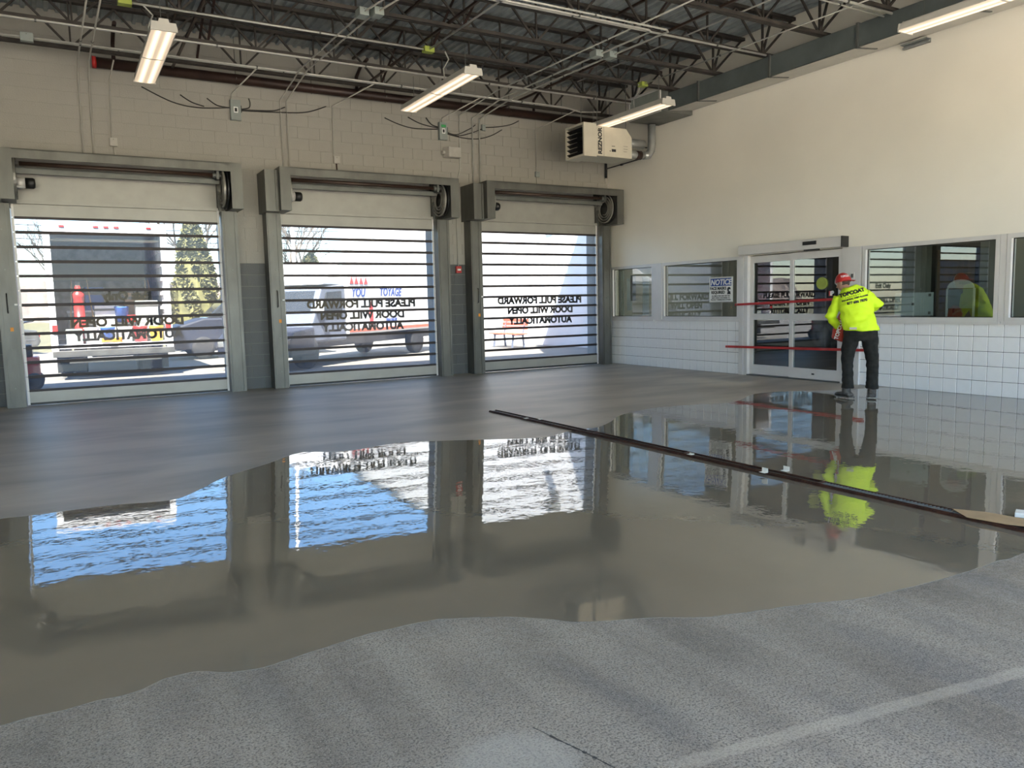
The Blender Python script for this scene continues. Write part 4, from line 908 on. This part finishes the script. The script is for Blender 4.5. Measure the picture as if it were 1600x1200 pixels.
for (a, r0, r1) in bb_:
    for rr_, dz in ((r0, .008), (r1, -.012)):
        for t in (0, .004): br.v.append(tuple(CT + CQ @ Vector((rr_ * math.cos(a) * .85, rr_ * math.sin(a), dz + t))))
for q in range(12):
    a = q * 4
    for f4 in ((0, 2, 6, 4), (1, 5, 7, 3), (2, 3, 7, 6), (0, 4, 5, 1)): br.f.append(tuple(a + i for i in f4))
part('brim', br, m_red, cpo)
me = textmesh('cap_lettering', 'TOPCOAT', .034, m_white, 0, .001)
for v in me.vertices:
    th = math.pi * 1.36 + v.co.x / .11; ph = .42 + v.co.y / .1; v.co = CT + CQ @ Vector((.103 * math.cos(ph) * math.cos(th), .116 * math.cos(ph) * math.sin(th), .138 * math.sin(ph)))
link('cap_lettering', me, cpo)
# boots with spiked overshoes
for sx, rz in ((-.155, .75), (.165, .05)):
    B = MB(); Q = Matrix.Rotation(rz, 3, 'Z'); pr = [(-.09, .050, .045), (-.06, .056, .06), (0, .055, .075), (.06, .055, .055), (.12, .056, .045), (.17, .048, .036), (.20, .028, .026)]
    b = len(B.v)
    for (y, wd, hh) in pr:
        for q in range(12):
            t_ = 2 * math.pi * q / 12; B.v.append(tuple(Vector((sx, -.01, .03)) + Q @ Vector((wd * math.cos(t_), y, hh * .5 + hh * .62 * math.sin(t_)))))
    for i in range(len(pr) - 1):
        for q in range(12): B.f.append((b + i * 12 + q, b + i * 12 + (q + 1) % 12, b + (i + 1) * 12 + (q + 1) % 12, b + (i + 1) * 12 + q))
    B.f.append(tuple(b + q for q in range(12))[::-1]); B.f.append(tuple(b + (len(pr) - 1) * 12 + q for q in range(12)))
    B.tube([(sx, -.03, .05), (sx, -.03, .17)], [.060, .058], 12)
    bo = fuse('boot', B, .009, m_boot, 3, .003, 20, parent=man)
    so_ = MB(); cs = [Vector((sx, -.01, .0)) + Q @ Vector((x, y, 0)) for x, y in ((-.055, -.10), (.055, -.10), (.062, .10), (.04, .20), (-.04, .20), (-.062, .10))]
    so_.prism([(c.x, c.y) for c in cs], 2, .016, .030); part('spiked_plate', so_, m_clear, bo)
    sp_ = MB()
    for c in cs[:3] + cs[3:]: sp_.tube([(c.x * .9 + sx * .1, c.y, 0), (c.x * .9 + sx * .1, c.y, .018)], [.002, .006], 6)
    q_ = part('spike', sp_, m_clear, bo); q_['kind'] = 'stuff'
# the powder bag he holds
gx = Matrix.Rotation(ANG, 3, 'Z'); bp_ = Vector((9.44, 6.70, 0)) + gx @ Vector((-.215, .36, .98))
bg_ = thing('powder_bag', 'red bag of powder held under the left arm of the worker', 'bag', bp_, ANG)
bb = MB(); bb.tube([(-.06, 0, -.20), (-.055, 0, -.185), (-.03, 0, -.05), (.02, 0, .12), (.045, .01, .20), (.05, .0, .235)], [.05, .105, .118, .10, .075, .04], 16)
sk = fuse('sack', bb, .010, m_bag, 3, .008, 14, parent=bg_)
link('bag_lettering', xform(textmesh('bag_lettering', 'TOPCOAT', .07, m_white, .001, .003), ax((.25, 0, .95), (-.95, 0, .25), (-.03, -.124, -.02))), bg_)
# thin cloud of powder dust
dv_ = bpy.data.materials.new('powder_dust'); dv_.use_nodes = True; n = dv_.node_tree; n.nodes.clear(); L = n.links.new
oo = n.nodes.new('ShaderNodeOutputMaterial'); vs = n.nodes.new('ShaderNodeVolumePrincipled'); vs.inputs['Color'].default_value = (.95, .93, .9, 1); L(vs.outputs[0], oo.inputs['Volume'])
tc = n.nodes.new('ShaderNodeTexCoord'); le = n.nodes.new('ShaderNodeVectorMath'); le.operation = 'LENGTH'; L(tc.outputs['Object'], le.inputs[0])
tn = n.nodes.new('ShaderNodeTexNoise'); tn.inputs['Scale'].default_value = 2.2; L(tc.outputs['Object'], tn.inputs[0])
m1 = n.nodes.new('ShaderNodeMapRange'); m1.inputs[1].default_value = .35; m1.inputs[2].default_value = 1.0; m1.inputs[3].default_value = 1.0; m1.inputs[4].default_value = 0.; L(le.outputs['Value'], m1.inputs[0])
m2 = n.nodes.new('ShaderNodeMapRange'); m2.inputs[1].default_value = .40; m2.inputs[2].default_value = .62; m2.inputs[3].default_value = 0; m2.inputs[4].default_value = 3.0; L(tn.outputs[0], m2.inputs[0])
mm = n.nodes.new('ShaderNodeMath'); mm.operation = 'MULTIPLY'; L(m1.outputs[0], mm.inputs[0]); L(m2.outputs[0], mm.inputs[1]); L(mm.outputs[0], vs.inputs['Density'])
cl = MB(); ell(cl, (0, 0, 0), (1, 1, 1), None, 20, 12); cl = part('dust_cloud', cl, dv_); cl.location = Vector((9.44, 6.70, 0)) + gx @ Vector((-.44, .50, 1.02)); cl.scale = (.26, .26, .42)
tag(cl, 'pale cloud of powder dust beside the left arm of the worker', 'dust', kind='stuff')
# ================================================================== OUTSIDE
g = part('yard', MB().box(-60, 60, YB + .30, 34, -.3, -.01), m_asph); tag(g, 'pale concrete yard outside the rolling doors', 'yard', kind='structure')
g = part('apron', MB().box(-60, 60, -40, YF - .3, -.3, -.01), m_apron); tag(g, 'pale sunlit concrete apron behind the camera', 'apron', kind='structure')
g = part('lawn', MB().quadbox([(-90, 34, -.4), (90, 34, -.4), (90, 120, -.4), (-90, 120, -.4), (-90, 34, -.01), (90, 34, -.01), (90, 120, 1.2), (-90, 120, 1.2)]), m_grass); tag(g, 'olive winter grass beyond the yard', 'lawn', kind='structure')
# neighbouring wing of the building
wg = thing('building_wing', 'tall sunlit white wing of the building beside the bench', 'building', (14.3, 14.6, 0)); part('wall', MB().box(0, 6, 0, 29, -.1, 7.2), m_stucco, wg); part('parapet_cap', MB().box(-.06, 6, -.0, 29.05, 7.2, 7.32), m_galvd, wg)
part('shadow_block', MB().box(-3.1, 6, -.05, .0, 3.4, 12.5).box(-4.6, 6, -6, -.05, 6.5, 12.5), m_stucco, wg)  # unseen taller mass, raised to throw a shadow onto the wing wall
part('wall_lamp', MB().box(-.35, 0, 6.4, 6.8, 4.6, 4.75), m_galvd, wg)
# bench
b = thing('bench', 'red slatted bench on metal legs in front of the white wing', 'bench', (12.75, 21.95, 0))
for i in range(4): part('seat_slat', MB().box(-.30 + i * .13, -.19 + i * .13, -.85, .85, .43, .465), m_redw, b)
for i in range(3): part('back_slat', MB().box(.20 + i * .02, .235 + i * .02, -.80, .80, .58 + i * .12, .68 + i * .12), m_redw, b)
for s in (-.6, .6): part('leg', MB().bar((-.25, s, 0), (-.2, s, .43), .05, .05).bar((.2, s, 0), (.15, s, .43), .05, .05).bar((.15, s, .43), (.28, s, .92), .04, .04).bar((-.25, s, .41), (.2, s, .41), .04, .04), m_truckg, b)
def wheel(x, y, r, wd, par, axis=0, rim=None):
    t = MB().lathe([(r * .62, -wd / 2), (r * .95, -wd / 2), (r, -wd * .35), (r, wd * .35), (r * .95, wd / 2), (r * .62, wd / 2)], (x, y, r), 24, axis); q = part('wheel', t, m_rub, par, True)
    part('rim', MB().lathe([(.02, -wd * .46), (r * .6, -wd * .42), (r * .6, wd * .42), (.02, wd * .46)], (x, y, r), 16, axis), rim or m_chrome, q, True)
# box truck, rear open
t = thing('box_truck', 'white box truck backed up with its rear open outside the Exit Only door', 'truck', (1.04, 19.3, 0))
hw = 1.19
part('cargo_box', MB().box(-hw, -hw + .05, .1, 5.2, .72, 3.36).box(hw - .05, hw, .1, 5.2, .72, 3.36).box(-hw, hw, .1, 5.2, 3.31, 3.36).box(-hw + .05, hw - .05, 5.14, 5.2, .72, 3.31), m_trw, t)
part('liner', MB().box(-hw + .05, -hw + .06, .12, 5.13, .80, 3.3).box(hw - .06, hw - .05, .12, 5.13, .80, 3.3).box(-hw + .06, hw - .06, 5.12, 5.13, .80, 3.3), m_tri, t)
part('load_floor', MB().box(-hw, hw, .05, 5.14, .66, .74), m_tri, t)
part('rear_frame', MB().box(-hw - .02, -hw + .11, 0, .12, .62, 3.38).box(hw - .11, hw + .02, 0, .12, .62, 3.38).box(-hw + .11, hw - .11, 0, .12, 3.13, 3.38), m_trw, t)
for i in (-.85, -.2, 0, .2, .85): part('marker_light', MB().box(i - .05, i + .05, -.02, 0, 3.27, 3.31), m_red, t)
for i in range(6): part('roll_door_slat', MB().box(-hw + .11, hw - .11, .2 + i * .25, .43 + i * .25, 3.02 + i * .015, 3.05 + i * .015), m_dust, t)
for i in range(6):
    for s in (-1, 1): part('wall_slat', MB().box(s * (hw - .08) - .02, s * (hw - .08) + .02, .4, 5.0, 1.15 + i * .33, 1.23 + i * .33), m_tri, t)
part('bulkhead_shelf', MB().box(-hw + .1, hw - .1, 4.3, 5.1, 2.3, 2.36).box(-hw + .1, hw - .1, 4.3, 4.36, 2.36, 2.75), m_dust, t)
part('bumper', MB().box(-hw, hw, -.35, .05, .50, .62).box(-.9, .9, -.38, -.30, .36, .46), m_galv, t)
for s in (-1, 1): part('tail_light', MB().box(s * 1.12 - .05, s * 1.12 + .05, -.03, 0, 1.0, 1.18), m_red, t); part('mud_flap', MB().box(s * .85 - .28, s * .85 + .28, .45, .47, .12, .6), m_black, t); wheel(s * .95, 1.2, .42, .25, t); wheel(s * .65, 1.2, .42, .25, t); wheel(s * .95, 6.2, .42, .25, t)
part('chassis', MB().box(-.45, .45, .1, 6.8, .45, .62), m_black, t); part('cab', MB().prism([(5.4, .6), (7.4, .6), (7.4, 1.3), (6.9, 1.5), (6.6, 2.3), (5.4, 2.35)], 0, -1.05, 1.05), m_trw, t, bevel=.05)
# cargo, each a thing
def bucket(x, y, z, m_, lab, r=.15, hh=.36):
    o = thing('bucket', lab, 'bucket', (x, y, z), group='buckets in the box truck'); part('pail', MB().lathe([(r * .85, 0), (r, hh * .9), (r * 1.05, hh * .92), (r * 1.05, hh)], (0, 0, 0), 18), m_, o, True); part('handle', MB().tube([(-r, 0, hh * .9), (-r * .7, -.08, hh * 1.2), (r * .7, -.08, hh * 1.2), (r, 0, hh * .9)], .006, 6), m_galv, o)
bucket(.62, 19.75, .74, m_white, 'white bucket at the left rear of the truck bed'); bucket(.95, 19.8, .74, m_bluep, 'blue bucket on the truck bed'); bucket(1.30, 19.75, .74, m_white, 'white bucket in the middle of the truck bed'); bucket(1.62, 19.8, .74, m_red, 'red bucket on the truck bed'); bucket(1.95, 19.7, .74, m_yel, 'yellow bucket at the right rear of the truck bed'); bucket(1.3, 20.4, 1.2, m_bluep, 'blue bucket standing higher behind the others')
o = thing('red_cylinder', 'tall red gas cylinder standing inside the truck', 'cylinder', (.42, 20.0, .74)); part('body', MB().lathe([(.13, 0), (.13, .55), (.11, .56), (.11, 1.02), (.12, 1.04), (.12, 1.12), (.07, 1.16), (.05, 1.3)], (0, 0, 0), 18), m_red, o, True); part('valve', MB().box(-.05, .05, -.03, .03, 1.3, 1.38), m_galv, o)
o = thing('mixer', 'black and red mortar mixer in the truck', 'mixer', (1.45, 20.5, .74)); part('engine', MB().box(-.3, .3, -.25, .25, 0, .45), m_black, o, bevel=.03); part('tank', MB().box(-.18, .2, -.2, .1, .45, .62), m_red, o, bevel=.03)
o = thing('tool_crate', 'grey tool crate at the back of the truck bed', 'crate', (.5, 21.0, .74)); part('crate', MB().box(-.3, .3, -.3, .3, 0, .7), m_ebox, o, bevel=.02); part('lid', MB().box(-.32, .32, -.32, .32, .7, .75), m_white, o)
o = thing('hose_coil', 'orange hose coil on the truck bed', 'hose', (1.0, 19.42, .74)); part('hose', MB().tube([(.2 * math.cos(a * .5), .14 * math.sin(a * .5), .03 + a * .0022) for a in range(40)], .02, 6), m_orange, o, True)
for i, x in enumerate((.2, .75, 1.75, 2.05)):
    q = part('long_broom', MB().cyl((0, 0, 0), (.12 * (-1) ** i, .5, 1.45), .016, 8), m_card, loc=(x, 20.2, .74)); tag(q, ['leftmost', 'second', 'third', 'rightmost'][i] + ' wooden broom handle leaning in the truck', 'tool', 'long tools in the truck')
for i, (x, y, z, sx, sz, m_, l) in enumerate(((.28, 19.75, .74, .16, .34, m_ebox, 'small grey crate at the left edge of the truck bed'), (1.0, 20.6, .74, .26, .85, m_white, 'tall white crate behind the hose in the truck'), (1.82, 20.3, .74, .24, .95, m_ebox, 'tall grey crate on the right side of the truck'), (1.62, 20.9, .74, .22, 1.15, m_card, 'brown carton stack deep in the truck'), (.78, 21.3, .74, .2, 1.3, m_bluep, 'tall blue drum crate deep in the truck'))):
    o = thing('crate', l, 'crate', (x, y, z), group='crates in the box truck'); part('crate_body', MB().box(-sx, sx, -.2, .2, 0, sz), m_, o, bevel=.01); part('crate_rim', MB().box(-sx - .01, sx + .01, -.21, .21, sz * .86, sz * .92), m_galv, o)
# red cart
o = thing('trowel_machine', 'red machine on white wheels standing left outside the Exit Only door', 'machine', (-.62, 17.4, 0)); part('body', MB().box(-.3, .25, -.3, .3, .22, .62), m_red, o, bevel=.04); part('engine', MB().box(-.2, .15, -.2, .2, .62, .85), m_black, o, bevel=.03)
for s in (-.28, .25): wheel(s * .6, -.34, .16, .09, o, 1, m_white); wheel(s * .6, .34, .16, .09, o, 1, m_white)
part('handle', MB().tube([(-.2, -.1, .8), (-.1, -.15, 1.25), (.2, -.15, 1.3), (.2, .15, 1.3), (-.1, .15, 1.25)], .018, 8), m_alu, o, True)
# cars
def car(nm, label, loc, rz, m_, L=4.5, tall=1.5):
    o = thing(nm, label, 'car', loc, rz); hL = L / 2; w2 = .88; s = tall / 1.5
    part('body', MB().prism([(-hL, .35), (-hL + .05, .75 * s), (-hL + .9, .95 * s), (hL - .9, .95 * s), (hL - .1, .85 * s), (hL, .45), (hL - .1, .28), (-hL + .1, .28)], 1, -w2, w2), m_, o, bevel=.06)
    part('cabin', MB().prism([(-hL + 1.0, .94 * s), (-hL + 1.7, 1.46 * s), (hL - 1.3, 1.5 * s), (hL - .7, .94 * s)], 1, -w2 + .12, w2 - .12), m_cargl, o, bevel=.05); part('roof', MB().box(-hL + 1.7, hL - 1.35, -w2 + .14, w2 - .14, 1.46 * s, 1.52 * s), m_, o, bevel=.02)
    for sx in (-hL + .85, hL - .85):
        for sy in (-w2 + .08, w2 - .08): wheel(sx, sy, .33, .2, o, 1)
    for sy in (-.6, .6): part('headlamp', MB().box(-hL - .01, -hL + .04, sy - .14, sy + .14, .6 * s, .72 * s), m_chrome, o); part('tail_lamp', MB().box(hL - .05, hL + .01, sy - .14, sy + .14, .6 * s, .75 * s), m_red, o)
    part('side_trim', MB().box(-hL + .2, hL - .2, -w2 - .01, -w2, .5, .53), m_chrome, o); return o
car('car', 'dark blue estate car beside the box truck', (5.2, 25.2, 0), 0, m_carb, 4.8, 1.9)
car('car', 'silver car far left beyond the red machine', (-3.0, 33, 0), .3, m_galv)
# white delivery truck, nose towards the door
t = thing('delivery_truck', 'white delivery truck with cab coloured as in shade and dark bonnet outside the middle rolling door', 'truck', (4.62, 17.7, 0), math.radians(40))
part('cargo_body', MB().box(2.35, 8.0, 0, 2.1, .72, 2.46), m_trw, t, bevel=.04); part('cab', MB().prism([(.75, .6), (.80, 1.05), (1.25, 1.92), (2.3, 2.0), (2.3, .6)], 1, .05, 2.05), m_truckg, t, bevel=.05)
part('bonnet', MB().prism([(-.15, .30), (-.15, .72), (.05, .88), (.85, .98), (.85, .30)], 1, .02, 2.08), m_carb, t, bevel=.06); part('grille', MB().box(-.18, -.14, .5, 1.6, .45, .70), m_chrome, t)
part('side_window', MB().prism([(1.22, 1.2), (1.42, 1.80), (2.1, 1.84), (2.1, 1.2)], 1, .03, .055), m_cargl, t); part('windscreen', MB().quadbox([(.83, .2, 1.10), (.83, 1.9, 1.10), (.86, 1.9, 1.10), (.86, .2, 1.10), (1.20, .2, 1.84), (1.20, 1.9, 1.84), (1.23, 1.9, 1.84), (1.23, .2, 1.84)]), m_cargl, t)
part('roof_deflector', MB().prism([(1.5, 2.0), (2.35, 2.6), (2.35, 2.0)], 1, .2, 1.9), m_trw, t, bevel=.03); part('chassis', MB().box(1, 7.9, .3, 1.8, .45, .72), m_black, t)
part('rub_rail', MB().box(2.35, 8.0, -.02, 0, .78, .86), m_redw, t); part('mirror', MB().box(.95, 1.0, -.16, .04, 1.3, 1.6), m_trw, t)
for x in (.62, 6.3): wheel(x, .16, .40, .25, t, 1); wheel(x, 1.92, .40, .25, t, 1)
for s_ in (.2, 1.9): part('headlamp', MB().box(-.17, -.13, s_ - .12, s_ + .12, .56, .70), m_chrome, t)
for i, x in enumerate((2.45, 2.68, 2.92, 3.16)): part('red_triangle', MB().prism([(x, 2.02), (x + .2, 2.02), (x + .1, 2.2)], 1, -.012, -.001), m_red, t)
for (s_, x, z, sz) in (('YOU', 2.85, 1.70, .32), ('TOYAGE', 4.6, 1.72, .32), ('VAN SALES', 4.6, 1.0, .13)): link('lettering', xform(textmesh('lettering', s_, sz, m_blue, .002, .01, shear=.2), ax((1, 0, 0), (0, 0, 1), (x, -.006, z))), t)
part('red_stripe', MB().box(3.4, 3.58, -.012, -.001, .95, 1.55), m_red, t)
t = thing('camper_trailer', 'white trailer with small dark windows behind the delivery truck', 'trailer', (7.0, 29, 0)); part('body', MB().box(-.6, 3.0, 0, 2.2, .55, 2.55), m_trw, t, bevel=.08)
for x in (0, .8, 1.6): part('window', MB().box(x, x + .55, -.02, 0, 1.7, 2.05), m_cargl, t)
wheel(1.2, .1, .34, .2, t, 1)
o = thing('light_pole', 'white lamp post beyond the trailer outside the middle rolling door', 'lamp post', (8.35, 31.5, 0)); part('pole', MB().tube([(0, 0, 0), (0, 0, 8.5)], [.09, .06], 10), m_trw, o, True); part('lamp_head', MB().box(-.5, .1, -.12, .12, 8.5, 8.62), m_galv, o)
# evergreens
def evergreen(loc, rx, hh, lab, seed, n=5000):
    rr = random.Random(seed); o = thing('evergreen_tree', lab, 'tree', loc); v = []; f_ = []
    for i in range(n):
        t_ = rr.random() ** .8; a = rr.random() * 6.283; k = (1 - t_) ** .5 * (.9 + .25 * math.sin(a * 5 + t_ * 14)); q = .8 + .2 * rr.random()
        c = Vector((rx * k * q * math.cos(a), rx * k * q * math.sin(a), .15 + hh * t_)); s = .09 + .08 * rr.random()
        d1 = Vector((rr.uniform(-1, 1), rr.uniform(-1, 1), rr.uniform(-.2, 1))).normalized() * s; d2 = Vector((rr.uniform(-1, 1), rr.uniform(-1, 1), rr.uniform(-1, 1))).normalized() * s * .6
        b_ = len(v); v += [tuple(c - d1), tuple(c + d2), tuple(c + d1), tuple(c - d2)]; f_.append((b_, b_ + 1, b_ + 2, b_ + 3))
    mb = MB(); mb.v = v; mb.f = f_; me = mb.mesh('foliage', m_leaf, fix=False); link('foliage', me, o)
    part('inner_crown', MB().lathe([(rx * .7, .1), (rx * .75, hh * .3), (rx * .5, hh * .7), (.02, hh * .95)], (0, 0, 0), 12), m_leaf, o); part('trunk', MB().cyl((0, 0, 0), (0, 0, .5), .09, 8), m_bark, o)
evergreen((4.35, 30, 0), .95, 4.5, 'tall yellow-green conifer right of the box truck', 1, 7000); evergreen((6.3, 32.5, 0), .8, 3.9, 'shorter conifer at the right edge of the Exit Only door view', 2)
evergreen((9.9, 34.5, 0), .9, 3.7, 'brownish conifer right of the white lamp post', 3)
def bare(loc, hh, lab, seed):
    rr = random.Random(seed); mb = MB()
    def br(p, d, l, r, k):
        e = p + d * l; mb.tube([p, (p + e) / 2 + Vector((rr.uniform(-.05, .05), rr.uniform(-.05, .05), 0)) * l, e], [r, r * .8, r * .6], 4)
        if k == 0: return
        for _ in range(3): br(e if _ else p + d * l * .6, (d + Vector((rr.uniform(-.7, .7), rr.uniform(-.7, .7), rr.uniform(-.1, .5)))).normalized(), l * .68, r * .6, k - 1)
    br(Vector((0, 0, 0)), Vector((0, 0, 1)), hh * .33, hh * .016, 5); o = part('bare_tree', mb, m_bark, loc=loc); tag(o, lab, 'tree')
bare((9.6, 38, 0), 8, 'leafless tree behind the white lamp post', 1); bare((13.3, 48, 0), 9, 'leafless tree left of the white building wing', 2); bare((6.3, 42, 0), 9, 'leafless tree behind the conifers', 3); bare((-4.5, 50, 0), 8, 'leafless tree far left under the power lines', 4); bare((.2, 54, 0), 8, 'leafless tree at the left edge of the box truck roof', 5)
# distant wooded ridge
rb = MB(); N = 260; H = []
for i in range(N): x = -80 + i * .7; H.append((x, 4.6 + 1.0 * noise.noise(Vector((x * .12, 0, 0))) + .7 * noise.noise(Vector((x * 1.3, 5, 0)))))
for (x, z) in H: rb.v += [(x, 82, 0), (x, 85 + 1.5 * noise.noise(Vector((x, 9, 0))), z), (x, 100, z * .8)]
for i in range(N - 1):
    for j in range(2): a = i * 3 + j; rb.f.append((a, a + 3, a + 4, a + 1))
o = part('woods', rb, m_brush); tag(o, 'pale brown leafless woods on the horizon', 'woods', kind='stuff')
for i, (z0, z1) in enumerate(((5.5, 5.2), (4.9, 4.6), (4.55, 4.3))):
    o = part('power_line', MB().tube([(-12, 40, z0 + .3), (-4, 40, z0 - .1), (4, 40, z1), (13, 40, z1 + .2)], .02, 5), m_cable); tag(o, ['highest', 'middle', 'lowest'][i] + ' power line crossing the sky left of the box truck', 'power line', 'power lines')

t = thing('blocker_van', 'added dark van, out of view, darkening a reflection in the office glass', 'van', (-5.4, 15.0, 0)); part('body', MB().prism([(-2.2, .35), (-2.2, 2.3), (-1.9, 2.55), (1.0, 2.55), (1.5, 1.5), (1.9, 1.1), (1.95, .35)], 1, 0, 1.5), mat('dark_blocker_paint', (.05, .05, .055), .4, nscale=2, namp=.05), t, bevel=.06)  # unseen van added to darken a door's reflection in the office window
part('side_window', MB().prism([(.4, 1.45), (.4, 2.15), (.85, 2.15), (1.15, 1.45)], 1, -.012, 0), m_cargl, t)
for x in (-1.4, 1.2): wheel(x, .1, .36, .2, t, 1); wheel(x, 1.4, .36, .2, t, 1)
